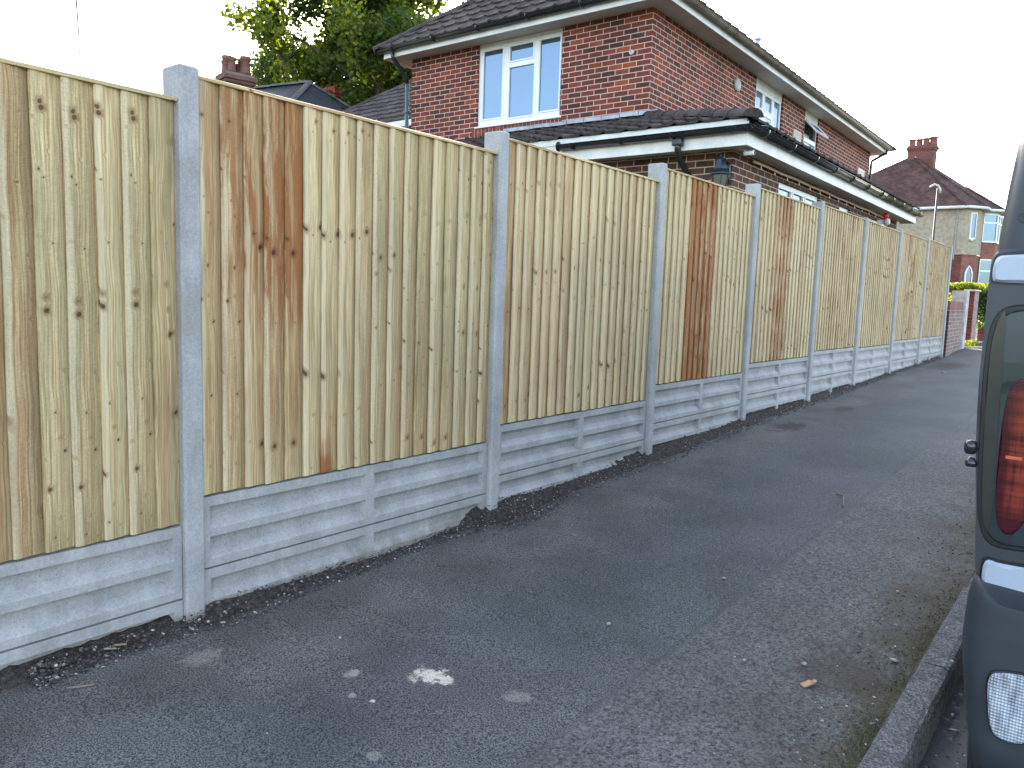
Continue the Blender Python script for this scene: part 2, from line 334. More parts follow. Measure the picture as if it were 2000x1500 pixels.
class MB:
    def __init__(s): s.v = []; s.f = []; s.bc = []; s.cur = (.5, 0, 0, 1)
    def add(s, vs, fs):
        n = len(s.v); s.v += [tuple(q) for q in vs]; s.f += [tuple(i+n for i in f) for f in fs]; s.bc += [s.cur]*len(vs); return n
    def box(s, x0, x1, y0, y1, z0, z1, bev=0, rot=None, org=(0, 0, 0)):
        if x0 > x1: x0, x1 = x1, x0
        if y0 > y1: y0, y1 = y1, y0
        if z0 > z1: z0, z1 = z1, z0
        bev = min(bev, (x1-x0)*.45, (y1-y0)*.45, (z1-z0)*.45)
        if bev <= 0:
            vs = [(x, y, z) for x in (x0, x1) for y in (y0, y1) for z in (z0, z1)]
            fs = [(0, 1, 3, 2), (4, 6, 7, 5), (0, 4, 5, 1), (2, 3, 7, 6), (0, 2, 6, 4), (1, 5, 7, 3)]
        else:
            b = bmesh.new(); bmesh.ops.create_cube(b, size=1)
            for q in b.verts: q.co = Vector(((x0+x1)/2+q.co.x*(x1-x0), (y0+y1)/2+q.co.y*(y1-y0), (z0+z1)/2+q.co.z*(z1-z0)))
            bmesh.ops.bevel(b, geom=list(b.edges), offset=bev, segments=2, profile=.5, affect='EDGES')
            b.verts.ensure_lookup_table(); vs = [tuple(q.co) for q in b.verts]; fs = [tuple(q.index for q in f.verts) for f in b.faces]; b.free()
        if rot is not None:
            O = Vector(org); vs = [tuple(rot @ (Vector(q)-O) + O) for q in vs]
        s.add(vs, fs); return s
    def tube(s, pts, r, n=10, cap=True, closed=False):
        pts = [Vector(p) for p in pts]; rs = r if isinstance(r, (list, tuple)) else [r]*len(pts)
        base = len(s.v); up0 = None; vs = []
        for i, p in enumerate(pts):
            t = (pts[min(i+1, len(pts)-1)] - pts[max(i-1, 0)])
            t = t.normalized() if t.length > 1e-9 else Vector((0, 0, 1))
            if up0 is None: up0 = Vector((0, 0, 1)) if abs(t.z) < .9 else Vector((1, 0, 0))
            a = t.cross(up0); a = a.normalized() if a.length > 1e-6 else Vector((1, 0, 0)); b = a.cross(t).normalized(); up0 = b
            for k in range(n):
                an = 2*math.pi*k/n; vs.append(p + (a*math.cos(an)+b*math.sin(an))*rs[i])
        fs = []
        for i in range(len(pts)-1):
            for k in range(n):
                fs.append((i*n+k, i*n+(k+1) % n, (i+1)*n+(k+1) % n, (i+1)*n+k))
        if cap: fs += [tuple(range(n))[::-1], tuple((len(pts)-1)*n+k for k in range(n))]
        s.add(vs, fs); return s
    def lathe(s, prof, c=(0, 0, 0), n=20, axis='z'):
        vs = []; fs = []
        for (r, h) in prof:
            for k in range(n):
                a = 2*math.pi*k/n; q = (r*math.cos(a), r*math.sin(a), h)
                if axis == 'y': q = (q[0], -q[2], q[1])
                if axis == 'x': q = (q[2], q[0], q[1])
                vs.append((c[0]+q[0], c[1]+q[1], c[2]+q[2]))
        for i in range(len(prof)-1):
            for k in range(n): fs.append((i*n+k, i*n+(k+1) % n, (i+1)*n+(k+1) % n, (i+1)*n+k))
        fs += [tuple(range(n))[::-1], tuple((len(prof)-1)*n+k for k in range(n))]
        s.add(vs, fs); return s
    def poly(s, *vs): s.add(vs, [tuple(range(len(vs)))]); return s
    def build(s, name, mat, parent=None, smooth=False, bc=False, uv=None):
        o = new_obj(name, s.v, s.f, mat, parent, smooth)
        if bc:
            a = o.data.color_attributes.new("bc", 'FLOAT_COLOR', 'POINT'); a.data.foreach_set("color", [q for c in s.bc for q in c])
        if uv is not None:
            l = o.data.uv_layers.new(name="UVMap"); vi = np.zeros(len(o.data.loops), dtype=np.int32); o.data.loops.foreach_get("vertex_index", vi)
            l.data.foreach_set("uv", np.array(uv, dtype=np.float32)[vi].ravel())
        return o

def tag(o, label=None, cat=None, group=None, kind=None):
    if label: o["label"] = label
    if cat: o["category"] = cat
    if group: o["group"] = group
    if kind: o["kind"] = kind
    return o
def empty(name, loc=(0, 0, 0), rz=0, **k):
    o = bpy.data.objects.new(name, None); COL.objects.link(o); o.location = loc; o.rotation_euler = (0, 0, rz); o.empty_display_size = .2
    return tag(o, **k)

GP = [(-60, -3.2), (-5, -1.585), (0, -1.435), (2.9, -1.375), (5, -1.285), (7.3, -1.185), (9.4, -1.137), (13.2, -1.018), (17.4, -.925), (30, -.55), (52, .14), (80, .8), (300, .8)]
GPy = [a for a, _ in GP]; GPz = [b for _, b in GP]
def zg(y): return float(np.interp(y, GPy, GPz))

# ---------------------------------------------------------------- ground
def sheet(name, xs, ys, dz, mat, kind='structure', und=0, **k):
    vs = [(x, y, zg(y)+dz+(und*noise.noise(Vector((x*1.3, y*1.3, 0))) if und else 0)) for y in ys for x in xs]; nx = len(xs)
    fs = [(j*nx+i, j*nx+i+1, (j+1)*nx+i+1, (j+1)*nx+i) for j in range(len(ys)-1) for i in range(nx-1)]
    o = new_obj(name, vs, fs, mat, smooth=True); o["kind"] = kind; return o
gsoil = m_soil("garden_soil", (.05, .045, .03), (.10, .09, .06))
ggrass = plain("rough_grass", (.055, .085, .025), .9, .2, 0, .4, 3, .02)
ysb = [-60, -30, -15, -5, 0, 3, 5, 7.3, 9.4, 13.2, 17.4, 30, 52, 80, 300]
sheet("ground", [-300, -60, -20, 20, 60, 300], ysb, -.24, ggrass)
sheet("garden_ground", [-60, -20, -8, -3, -.10], ysb[1:], -.03, gsoil)
KX = 2.455
ysf = [-12+i*.1 for i in range(0, 620)]
sheet("pavement", [-.05+i*(KX+.052)/20 for i in range(21)], ysf, 0, ASPH, und=.006)
road = NB("road_asphalt"); o_ = road.geo()
road.fin(road.mul((.06, .06, .064), road.m('ADD', .5, road.noise(o_, 130, 3, .7))), .85, road.bump(road.noise(o_, 200, 3), .5, .005))
sheet("road", [KX+.09, 3.5, 5, 7, 9.3], ysf[::5], -.115, road.mat)
sheet("far_pavement", [9.45, 11.5], ysf[::10], 0, ASPH)
kg = NB("kerb_granite"); ko = kg.geo(); kv = kg.vor(ko, 150); kn = kg.noise(ko, 18, 4, .7); kf = kg.noise(ko, 110, 3, .8)
kc_ = kg.mul((.115, .118, .124), kg.rng(kn, .3, .7, .72, 1.25)); kc_ = kg.mul(kc_, kg.rng(kf, .36, .64, .45, 1.6)); kc_ = kg.mul(kc_, kg.rng(kg.sep(kv["Color"])[0], 0, 1, .7, 1.35))
kc_ = kg.mix(kg.m('MULTIPLY', kg.rng(kg.noise(ko, 6, 3), .56, .68), .45), kc_, (.075, .062, .035))
kerbm = kg.fin(kc_, .9, kg.bump(kg.m('ADD', kf, kg.m('MULTIPLY', kn, 1.5)), .9, .007), .3)
def kerb(x0, x1, name):
    m = MB(); y = -12.0; i = 0; rn = random.Random(3)
    while y < 48:
        L = .915 if i != 13 else .6; a, b = y+.004, y+L-.004; dx = rn.uniform(-.006, .006); dz = rn.uniform(-.005, .005)
        n = 24
        prof = [(x0, -.2), (x0, .006), (x0+.006, .012), (x1-.03, .010), (x1-.010, .004), (x1, -.014), (x1+.006, -.2)]
        if x0 > 5: prof = [(x0+x1-p[0], p[1]) for p in prof]
        vs = []
        for j in range(n+1):
            yy = a+(b-a)*j/n
            for (px, pz) in prof:
                nz = noise.noise(Vector((px*20, yy*9, 1)))*.007
                vs.append((px+dx+nz, yy, zg(yy)+pz+dz+nz))
        k = len(prof); fs = [(j*k+q, j*k+q+1, (j+1)*k+q+1, (j+1)*k+q) for j in range(n) for q in range(k-1)]
        fs += [tuple(range(k)), tuple(n*k+q for q in range(k))[::-1]]
        m.add(vs, fs); y += L; i += 1
    o = m.build(name, kerbm); o["kind"] = 'structure'; return o
kerb(KX, KX+.105, "kerb"); kerb(9.33, 9.45, "far_kerb")

# soil strip along the fence foot
BASE = [(-3, -1.52), (.9, -1.383), (1.3, -1.378), (1.594, -1.374), (1.70, -1.338), (1.95, -1.350), (2.2, -1.357), (2.9, -1.362), (3.3, -1.328), (3.45, -1.285), (3.56, -1.258), (3.75, -1.245), (4.0, -1.258),
        (4.34, -1.257), (5.0, -1.235), (5.35, -1.213), (5.6, -1.178), (6.2, -1.170), (6.8, -1.150), (7.3, -1.128), (7.55, -1.123), (8.4, -1.115), (9.33, -1.112), (9.6, -1.083), (11.1, -1.055), (13.16, -.995), (15.1, -.955), (17.5, -.905)]
by = [a for a, _ in BASE]; bz = [b for _, b in BASE]
def strip():
    vs = []; nx = 15; ys = [-3+i*.03 for i in range(int(20.6/.03))]
    for y in ys:
        h = float(np.interp(y, by, bz)) - zg(y); wd = .03 + max(h, 0)*1.7 + .06*noise.noise(Vector((0, y*2.1, 4)))
        for i in range(nx):
            t = i/(nx-1); x = -.03 + (wd+.03)*t
            z = zg(y) + (h+.012)*(1-t)**1.35 - .012*t
            nz = noise.noise(Vector((x*24, y*24, 0)))*.011 + noise.noise(Vector((x*60, y*60, 0)))*.006
            vs.append((x + noise.noise(Vector((x*9, y*9, 7)))*.02*t, y, z + nz*(1-t*.7) + .002))
    ny = len(ys); fs = [(j*nx+i, j*nx+i+1, (j+1)*nx+i+1, (j+1)*nx+i) for j in range(ny-1) for i in range(nx-1)]
    o = new_obj("soil_strip", vs, fs, SOIL); tag(o, "dark crumbly soil banked along the foot of the fence", "soil", kind="stuff")
strip()

ICO = None
def ico():
    global ICO
    if ICO is None:
        b = bmesh.new(); bmesh.ops.create_icosphere(b, subdivisions=1, radius=1); b.verts.ensure_lookup_table()
        ICO = ([v.co.copy() for v in b.verts], [tuple(q.index for q in f.verts) for f in b.faces]); b.free()
    return ICO
def stone(m, c, r, rn, flat=.6):
    V, F = ico(); q = Matrix.Rotation(rn.uniform(0, 6.28), 3, 'Z') @ Matrix.Rotation(rn.uniform(-.4, .4), 3, 'X')
    sc = (rn.uniform(.7, 1.3), rn.uniform(.6, 1.1), flat*rn.uniform(.7, 1.2))
    m.add([Vector(c)+q @ Vector((v.x*sc[0]*r*rn.uniform(.82, 1.12), v.y*sc[1]*r*rn.uniform(.82, 1.12), v.z*sc[2]*r)) for v in V], F)
gritm = NB("grit_stone"); gc = gritm.sep(gritm.attr("bc")["Color"])[0]
gritm.fin(gritm.ramp(gc, [(0, (.02, .018, .018)), (.55, (.07, .06, .055)), (.85, (.16, .14, .12)), (1, (.50, .48, .44))]), .85)
GRIT = gritm.mat
def grit():
    rn = random.Random(5); m = MB()
    def put(x, y, r, hz=0):
        m.cur = (rn.random()**1.35, 0, 0, 1); stone(m, (x, y, zg(y)+hz+r*.3), r, rn)
    for i in range(5200):
        y = 1.0 + 15.8*rn.random()**1.7
        h = float(np.interp(y, by, bz)) - zg(y); wd = .06 + max(h, 0)*1.6
        t = rn.random()**.8; x = .01+wd*t*1.15
        put(x, y, rn.uniform(.0025, .0075)*(1 if rn.random() < .93 else 1.6), max(h+.012, 0)*(1-min(t, 1))**1.35)
    for i in range(600):   # heap beside the third post
        y = rn.gauss(3.72, .18); t = rn.random(); h = float(np.interp(y, by, bz)) - zg(y); x = .02+.26*t
        put(x, y, rn.uniform(.003, .007), max(h, 0)*(1-t)**1.3)
    o = m.build("grit", GRIT, bc=True); tag(o, "fine grit and chippings scattered over the soil at the fence foot", "grit", kind="stuff")
    m = MB()
    for i in range(2300):  # gutter and kerb-side litter
        y = 2.0+5*rn.random()**1.6; 
        if rn.random() < .45: x = 2.44 - abs(rn.gauss(0, .16)); dz = 0
        else: x = KX+.12+abs(rn.gauss(0, .12)); dz = -.115
        m.cur = (rn.random()**1.2, 0, 0, 1); r = rn.uniform(.002, .0065); stone(m, (x, y, zg(y)+dz+r*.3), r, rn, .5)
    for i in range(380):   # dry leaf bits in the gutter
        y = 2.1+3*rn.random(); x = KX+.11+rn.random()*.22; a = rn.uniform(0, 6.28); L = rn.uniform(.006, .022); W = L*.4; z = zg(y)-.108+rn.random()*.014
        m.cur = (rn.uniform(.5, .97), 0, 0, 1); ca, sa = math.cos(a), math.sin(a); lift = rn.uniform(-.006, .006)
        m.add([(x-ca*L, y-sa*L, z), (x-sa*W, y+ca*W, z+.003), (x+ca*L, y+sa*L, z+lift), (x+sa*W, y-ca*W, z+.002)], [(0, 1, 2, 3)])
    o = m.build("gutter_litter", GRIT, bc=True); tag(o, "grit and dry leaf crumbs gathered along the kerb and gutter", "litter", kind="stuff")
    # sparse loose grains on the pavement
    m = MB()
    for i in range(520):
        y = 1.2+9*rn.random()**1.5; x = .3+2.1*rn.random(); m.cur = (.55+.45*rn.random(), 0, 0, 1); r = rn.uniform(.0012, .0034); stone(m, (x, y, zg(y)+.006), r, rn, .5)
    o = m.build("loose_grains", GRIT, bc=True); tag(o, "tiny loose grains sprinkled over the dark pavement", "grit", kind="stuff")
grit()
moss = MB(); rn = random.Random(9)
for i in range(4200):
    cy = rn.choice([(2.55, .16), (2.62, .10), (3.1, .14), (3.45, .15), (3.9, .2), (2.25, .1)]); y = rn.gauss(*cy); x = KX-.006-abs(rn.gauss(0, .045)); L = rn.uniform(.002, .006); a = rn.uniform(0, 6.28)
    z = zg(y)+.001; moss.cur = (rn.random(), 0, 0, 1)
    moss.add([(x, y, z), (x+math.cos(a)*L, y+math.sin(a)*L, z+L*1.1), (x-math.sin(a)*L*.6, y+math.cos(a)*L*.6, z+L*.7)], [(0, 1, 2)])
mossm = NB("moss_green"); mt_ = mossm.sep(mossm.attr("bc")["Color"])[0]; mossm.fin(mossm.mix(mt_, (.035, .035, .008), (.14, .13, .03)), .9)
tag(moss.build("moss", mossm.mat, bc=True), "yellow green moss growing along the back of the kerb", "moss", kind="stuff")

# separate pebbles and litter one can point to
WST = plain("pale_pebble", (.36, .36, .34), .7, .3, 0, .2, 60)
def pebble(x, y, r, label, mat=WST, flat=.55):
    rn2 = random.Random(int(x*1000)+int(y*77)); r *= .8; m = MB(); stone(m, (0, 0, r*flat*.6), r, rn2, flat)
    o = m.build("pebble", mat, smooth=True); o.location = (x, y, zg(y)+.003); tag(o, label, "pebble", "pebbles lying on the pavement")
pebble(1.35, 2.76, .013, "round white pebble alone in the middle of the pavement")
pebble(2.22, 3.92, .013, "white pebble on the pavement high up beside the van bumper")
pebble(2.37, 3.20, .018, "flat pale pebble on the dirt near the mossy kerb")
pebble(1.92, 2.83, .011, "small white pebble halfway between the centre seam and the kerb")
pebble(2.11, 2.95, .016, "pale grey pebble just beyond the brown scrap of card")
pebble(1.52, 3.55, .014, "thin white pebble on the smooth side of the pavement seam")
pebble(2.545, 3.33, .016, "pale flat pebble resting on top of the kerb")
pebble(.60, 1.93, .010, "tiny white pebble left of the white powder spill")
pebble(2.02, 4.15, .010, "small grey pebble on the pavement left of the van side")
pebble(2.09, 3.62, .012, "dark grey pebble on the worn pavement by the van")
pebble(.62, 14.0, .045, "white crumpled scrap at the far end of the pavement", flat=.3)
def chunk(x, y, r, label):
    rn2 = random.Random(int(y*100)); m = MB(); stone(m, (0, 0, r*.35), r, rn2, .45); stone(m, (r*.8, r*.7, r*.2), r*.5, rn2, .5)
    o = m.build("concrete_chunk", CONC); o.location = (x, y, zg(y)-.115); tag(o, label, "rubble", "broken concrete in the gutter")
chunk(2.665, 2.62, .040, "broken pale concrete chunk in the gutter behind the van")
chunk(2.64, 2.40, .030, "smaller broken concrete piece nearest the bottom edge in the gutter")
m = MB(); m.box(-.014, .014, -.022, .022, 0, .007, .003); m.box(-.004, .012, .018, .036, .002, .008, .002)
cardm = plain("brown_card", (.42, .27, .17), .8, .2, 0, .2, 60)
o = m.build("card_scrap", cardm); o.location = (2.17, 2.80, zg(2.8)+.006); o.rotation_euler = (.25, 0, -.6); tag(o, "torn scrap of brown card lying on the pavement near the kerb", "litter")
twm = plain("dry_twig", (.20, .16, .12), .8, .2, 0, .3, 60)
def twig(pts, label, r=.003):
    m = MB(); m.tube([(x, y, zg(y)+z) for x, y, z in pts], r, 6); tag(m.build("twig", twm), label, "twig", "twigs on the pavement")
twig([(1.50, 5.42, .008), (1.56, 5.36, .02), (1.60, 5.22, .012), (1.62, 5.15, .008)], "bent twig lying in the middle distance of the pavement", .005)
twig([(.30, 7.25, .01), (.36, 7.18, .014), (.47, 7.2, .012)], "dark twig beside the soil mound near the fourth visible post", .005)
twig([(.20, 1.06, .006), (.235, 1.09, .012), (.25, 1.13, .008)], "curled pale twig on the pavement at the left edge", .0035)
slv = plain("wood_sliver", (.30, .24, .15), .8, .2, 0, .3, 60)
for (x, y, a, lb) in ((.055, 1.31, 1.2, "splinter of wood on the soil left of the nearest post"), (.06, 1.27, 1.0, "lower splinter of wood on the soil left of the nearest post")):
    m = MB(); m.box(-.022, .022, -.004, .004, 0, .004, .0012); o = m.build("wood_splinter", slv); o.location = (x, y, zg(y)+.026); o.rotation_euler = (.1, .1, a); tag(o, lb, "splinter", "wood splinters by the fence foot")

# ---------------------------------------------------------------- fence
PY = [-.335, 1.592, 3.517, 5.449, 7.343, 9.285, 11.145, 13.085, 15.07, 17.15]
ZT = [.718, .822, .918, 1.027, 1.118, 1.170, 1.168, 1.188, 1.218]
ZB = [-.975, -.874, -.782, -.670, -.587, -.533, -.552, -.502, -.496]
PW = .085
fence = empty("panel_fence", (0, 1.592, zg(1.6)), label="new closeboard timber fence with concrete posts and gravel boards along the pavement", cat="fence")
FB = Vector((0, 1.592, zg(1.6)))
def under(o, par, base): o.parent = par; o.matrix_parent_inverse = Matrix.Translation(-base); return o
def post(i):
    y0 = PY[i]; y1 = y0+PW; x0, x1 = -.09, .035; zt = (ZT[i] if i < 9 else ZT[8]) + .022; z0 = zg(y0)-.15
    c = .010; ring = [(x0, y0), (x0, y1), (x1-c, y1), (x1, y1-c), (x1, y0+c), (x1-c, y0)]
    rn = random.Random(i+50); m = MB(); n = 26; vs = []
    for j in range(n+1):
        z = z0+(zt-.007-z0)*j/n
        for (x, y) in ring:
            ch = noise.noise(Vector((x*30, y*30, z*6+i*9)))*.0022
            vs.append((x+ch, y+ch, z))
    vs += [((x-(x0+x1)/2)*.92+(x0+x1)/2, (y-(y0+y1)/2)*.90+(y0+y1)/2, zt) for x, y in ring]
    k = 6; fs = [(j*k+q, j*k+(q+1) % k, (j+1)*k+(q+1) % k, (j+1)*k+q) for j in range(n+1) for q in range(k)]
    fs.append(tuple((n+1)*k+q for q in range(k)))
    m.add(vs, [f[::-1] for f in fs]); o = m.build("concrete_post", CONC); under(o, fence, FB)
for i in range(10): post(i)

# per panel list of stained boards: index -> (tone, stain)
ST = {0: {10: (.4, .15), 11: (.3, .32), 12: (.3, .25), 13: (.75, 0), 14: (.4, .0), 15: (.85, .05), 16: (.55, .0), 17: (.5, 0)},
      1: {0: (.35, .40), 1: (.6, .68), 2: (.5, .80), 3: (.6, .92), 4: (.5, 1.08), 5: (1.1, 0), 6: (.8, .12), 7: (.65, 0), 8: (.45, .1), 9: (.5, 0), 10: (.35, .05), 11: (.3, .05), 12: (.3, .1), 13: (.75, 0), 14: (.5, 0), 15: (.55, 0), 16: (.4, .05), 17: (.45, 0)},
      2: {0: (.4, .55), 1: (.85, 0), 2: (.6, .1), 3: (.85, .0), 4: (.7, .05), 5: (.9, .1), 6: (.5, .35), 7: (.75, 0), 8: (.55, 0), 9: (.9, 0), 10: (.6, 0), 11: (1.0, .05), 12: (.4, .15), 13: (.35, .12), 14: (.4, .2), 15: (.35, .1), 16: (.45, 0), 17: (.4, 0)},
      3: {5: (.4, 1.15), 6: (.35, 1.2), 7: (.45, 1.1), 8: (.45, .9), 9: (.5, 1.05), 10: (.6, .4), 4: (.95, .1)},
      4: {6: (.5, .6), 7: (.45, .85), 8: (.4, .75), 9: (.4, .65), 5: (.5, .45), 13: (.5, .3)},
      5: {k: ((.3, .5, .7)[k % 3], (.15, .45, .25, .55)[(k*3) % 4] if 4 <= k <= 15 else .1) for k in range(1, 18)},
      6: {k: ((.45, .8, .3)[k % 3], (.1, .35, .2)[(k*5) % 3] if 3 <= k <= 10 else (.45 if k in (13, 14, 15) else .1)) for k in range(18)},
      7: {k: ((.5, .7, .35)[k % 3], .45 if 6 <= k <= 11 else .12) for k in range(18)}, 8: {k: ((.3, .45, .2)[k % 3], (.3, .5, .2)[k % 3]) for k in range(18)}}
def panel(i):
    y0, y1 = PY[i]+PW+.002, PY[i+1]-.002; zb, zt = ZB[i]+.006, ZT[i]-.016
    pan = empty("fence_panel", (0, y0, zb)); under(pan, fence, FB); pb = Vector((0, y0, zb))
    pan.location = (0, y0, zb)
    rn = random.Random(100+i); n = 18; pitch_ = (y1-y0)/n; m = MB(); uv = []
    seed = rn.random()*50; gl = 0; tb = .6
    for k in range(n):
        if gl == 0: gl = rn.choice([2, 2, 3, 4]); seed = rn.random()*50; tb = rn.uniform(.2, .95); vs0 = rn.random()*9
        gl -= 1
        tone, stain = ST[i].get(k, (min(1.1, max(0, tb+rn.uniform(-.15, .15))), rn.choice([0, 0, 0, .08])))
        saw = rn.choice([.1, .3, .8, 1.0]) if i < 2 else rn.choice([0, .2, .5])
        a = y0+k*pitch_+rn.uniform(-.003, .003); b = min(y0+(k+1)*pitch_+.014, y1)
        if k == 0: a = y0
        prof_ = {1: lambda t: (1.0 if t > .55 else .45+.55*max(0, (t-.38)/.17) if t > .38 else .42-.3*max(0, (.3-t)/.3))}.get(i, lambda t: 1.0)
        if i == 1 and k == 6: stain, prof_ = .9, (lambda t: max(0, 1-t/.3))
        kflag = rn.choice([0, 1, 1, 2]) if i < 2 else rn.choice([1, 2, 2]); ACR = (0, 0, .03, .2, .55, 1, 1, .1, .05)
        th = rn.uniform(.0225, .0300); zz = zb-rn.uniform(0, .006); ju = rn.uniform(-.022, .022); jv = rn.uniform(-.03, .03)
        xb = -.012; vs = []; us = []; ns = 16; ph = rn.random()*20; bow = rn.uniform(-.002, .002); fl = rn.uniform(-.002, .002)
        split = (i == 0 and k == 11)
        for j in range(ns+1):
            t = j/ns; z = zz+(zt-zz)*t; wv = noise.noise(Vector((ph, z*1.7, 0)))*.0035+bow*math.sin(t*3.14)
            wl = wv*1.3 + (.012*math.sin(t*3.1) if split else 0) if k else 0
            th2 = th + noise.noise(Vector((ph+5, z*2.3, 0)))*.0035 + fl*(t-.5)
            # cross section: back, thick left edge, rounded arris, face, thin right edge
            xr = xb+.0035+.003*noise.noise(Vector((ph+9, z*2, 0)))
            sec = [(xb, a+wl), (xb+th2-.007, a+wl-.0005), (xb+th2-.001, a+wl+.004), (xb+th2-.0012, a+wl+.022), (xb+(th2+.0045)*.55, (a+b)/2+.006), (xr, b), (xb, b)]
            sec[-1] = (xb-.001, b); sec[0] = (xb+.0115+.0025*noise.noise(Vector((ph+3, z*3, 1))), a+wl) if k else (xb, a)
            bx_ = sec[0][0]; sec += [(xb-.001, a+wl+.0185), (bx_-.0005, a+wl+.0150)]
            for (x, y) in sec: vs.append((x, y-pb.y, z-pb.z)); us.append((y-a+ju+seed, z+vs0+jv + (x*.9)))
        K = 9; fs = [(j*K+q, j*K+(q+1) % K, (j+1)*K+(q+1) % K, (j+1)*K+q)[::-1] for j in range(ns) for q in range(K)]
        fs += [tuple(range(K)), tuple(ns*K+q for q in range(K))[::-1]]
        m.cur = (tone, stain, saw, 1); m.add(vs, fs); uv += us
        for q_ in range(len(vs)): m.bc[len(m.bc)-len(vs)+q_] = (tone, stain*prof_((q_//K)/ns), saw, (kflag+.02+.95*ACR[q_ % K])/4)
    # back rails for views from behind; lowest one added to block sun leaking under
    for zr in (zb+.012, zb+.25, (zb+zt)/2, zt-.15):
        m.cur = (.5, 0, .5, .1); q = len(m.v); m.box(-.05, -.0128, 0, y1-y0, zr-.02-pb.z, zr+.02-pb.z); uv += [(p[1]*.1+3, p[2]) for p in m.v[q:]]
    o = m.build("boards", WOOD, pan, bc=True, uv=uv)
    # capping rail
    c = MB(); uvc = []; sg = 8
    for s_ in range(sg): pass
    ring = [(-.028, 0), (-.028, .014), (.008, .017), (.019, .012), (.019, 0)]
    vs = []
    for j in range(sg+1):
        t = j/sg; y = (y1-y0)*t; w_ = noise.noise(Vector((y*3, i*5, 0)))*.0015
        for x, z in ring: vs.append((x, y, z+zt-pb.z+w_)); uvc.append((x+i*3.3+z, y+i))
    K = 5; fs = [(j*K+q, j*K+(q+1) % K, (j+1)*K+(q+1) % K, (j+1)*K+q)[::-1] for j in range(sg) for q in range(K)]; fs += [tuple(range(K)), tuple(sg*K+q for q in range(K))[::-1]]
    c.cur = (.75, 0.05, .4, .1); c.add(vs, [f[::-1] for f in fs]); c.build("capping_rail", WOOD, pan, bc=True, uv=uvc)
    if i == 3: pan["label"] = "panel with a band of rust brown boards"
    if i == 1: pan["label"] = "panel with reddish stained boards beside a pale board"
for i in range(9): panel(i)

def gravel_board(i, zt, hh=.306):
    y0, y1 = PY[i]+PW+.003, PY[i+1]-.003; mid = (y0+y1)/2; m = MB(); xf, xr, xbk = .006, -.028, -.045
    # column breakpoints: rib / recess / rib / recess / rib
    ycols = [(y0, y0+.035, 0), (y0+.035, mid-.028, 1), (mid-.028, mid+.028, 0), (mid+.028, y1-.035, 1), (y1-.035, y1, 0)]
    zr = [(0, .042, 0), (.042, .140, 1), (.140, .174, 0), (.174, .272, 1), (.272, hh, 0)]
    for (ya, yb, c) in ycols:
        for (za, zc, r) in zr:
            A, B = zt-za, zt-zc
            ni = max(1, int((yb-ya)/.12))
            for s_ in range(ni):
                p, q = ya+(yb-ya)*s_/ni, ya+(yb-ya)*(s_+1)/ni
                if not (c and r): m.poly((xf, p, B), (xf, q, B), (xf, q, A), (xf, p, A))
                else:
                    sl = .034; e = .010
                    p2 = p+(e if s_ == 0 else 0); q2 = q-(e if s_ == ni-1 else 0)
                    m.poly((xf, p, A), (xr, p2, A-.004), (xr, q2, A-.004), (xf, q, A))
                    m.poly((xr, p2, B+sl), (xr, q2, B+sl), (xr, q2, A-.004), (xr, p2, A-.004))
                    m.poly((xf, p, B), (xf, q, B), (xr, q2, B+sl), (xr, p2, B+sl))
                    if s_ == 0: m.poly((xf, p, A), (xf, p, B), (xr, p2, B+sl), (xr, p2, A-.004))
                    if s_ == ni-1: m.poly((xf, q, B), (xf, q, A), (xr, q2, A-.004), (xr, q2, B+sl))
    m.poly((xf, y0, zt), (xf, y1, zt), (xbk, y1, zt), (xbk, y0, zt)); m.poly((xbk, y0, zt), (xbk, y1, zt), (xbk, y1, zt-hh), (xbk, y0, zt-hh))
    m.poly((xf, y0, zt-hh), (xbk, y0, zt-hh), (xbk, y1, zt-hh), (xf, y1, zt-hh))
    o = m.build("gravel_board", CONC); under(o, fence, FB); return o
for i in range(9):
    gravel_board(i, ZB[i]-.008); gravel_board(i, ZB[i]-.008-.306-.009)

# ---------------------------------------------------------------- main house
TH = R(1.2933)
H = empty("brick_house", (-2.579, 9.786, 0), TH, label="two storey red brick house with dark tiled roof and low side extension behind the fence", cat="house")
def wall(m, axis, off, u0, u1, z0, z1, holes, depth=.09, sgn=1):
    """wall sheet in plane axis=off with rectangular openings and reveals; sgn = outward direction"""
    us = sorted(set([u0, u1]+[q for h in holes for q in h[:2]])); zs = sorted(set([z0, z1]+[q for h in holes for q in h[2:4]]))
    def P(u, z, d=0): return (u, off-sgn*d, z) if axis == 'y' else (off-sgn*d, u, z)
    for a, b in zip(us, us[1:]):
        for c, d in zip(zs, zs[1:]):
            if any(h[0] <= (a+b)/2 <= h[1] and h[2] <= (c+d)/2 <= h[3] for h in holes): continue
            m.poly(P(a, c), P(b, c), P(b, d), P(a, d))
    for h in holes:
        a, b, c, d = h[:4]
        for (p, q) in (((a, c), (a, d)), ((b, c), (b, d)), ((a, c), (b, c)), ((a, d), (b, d))):
            m.poly(P(*p), P(*q), P(*q, depth), P(*p, depth))
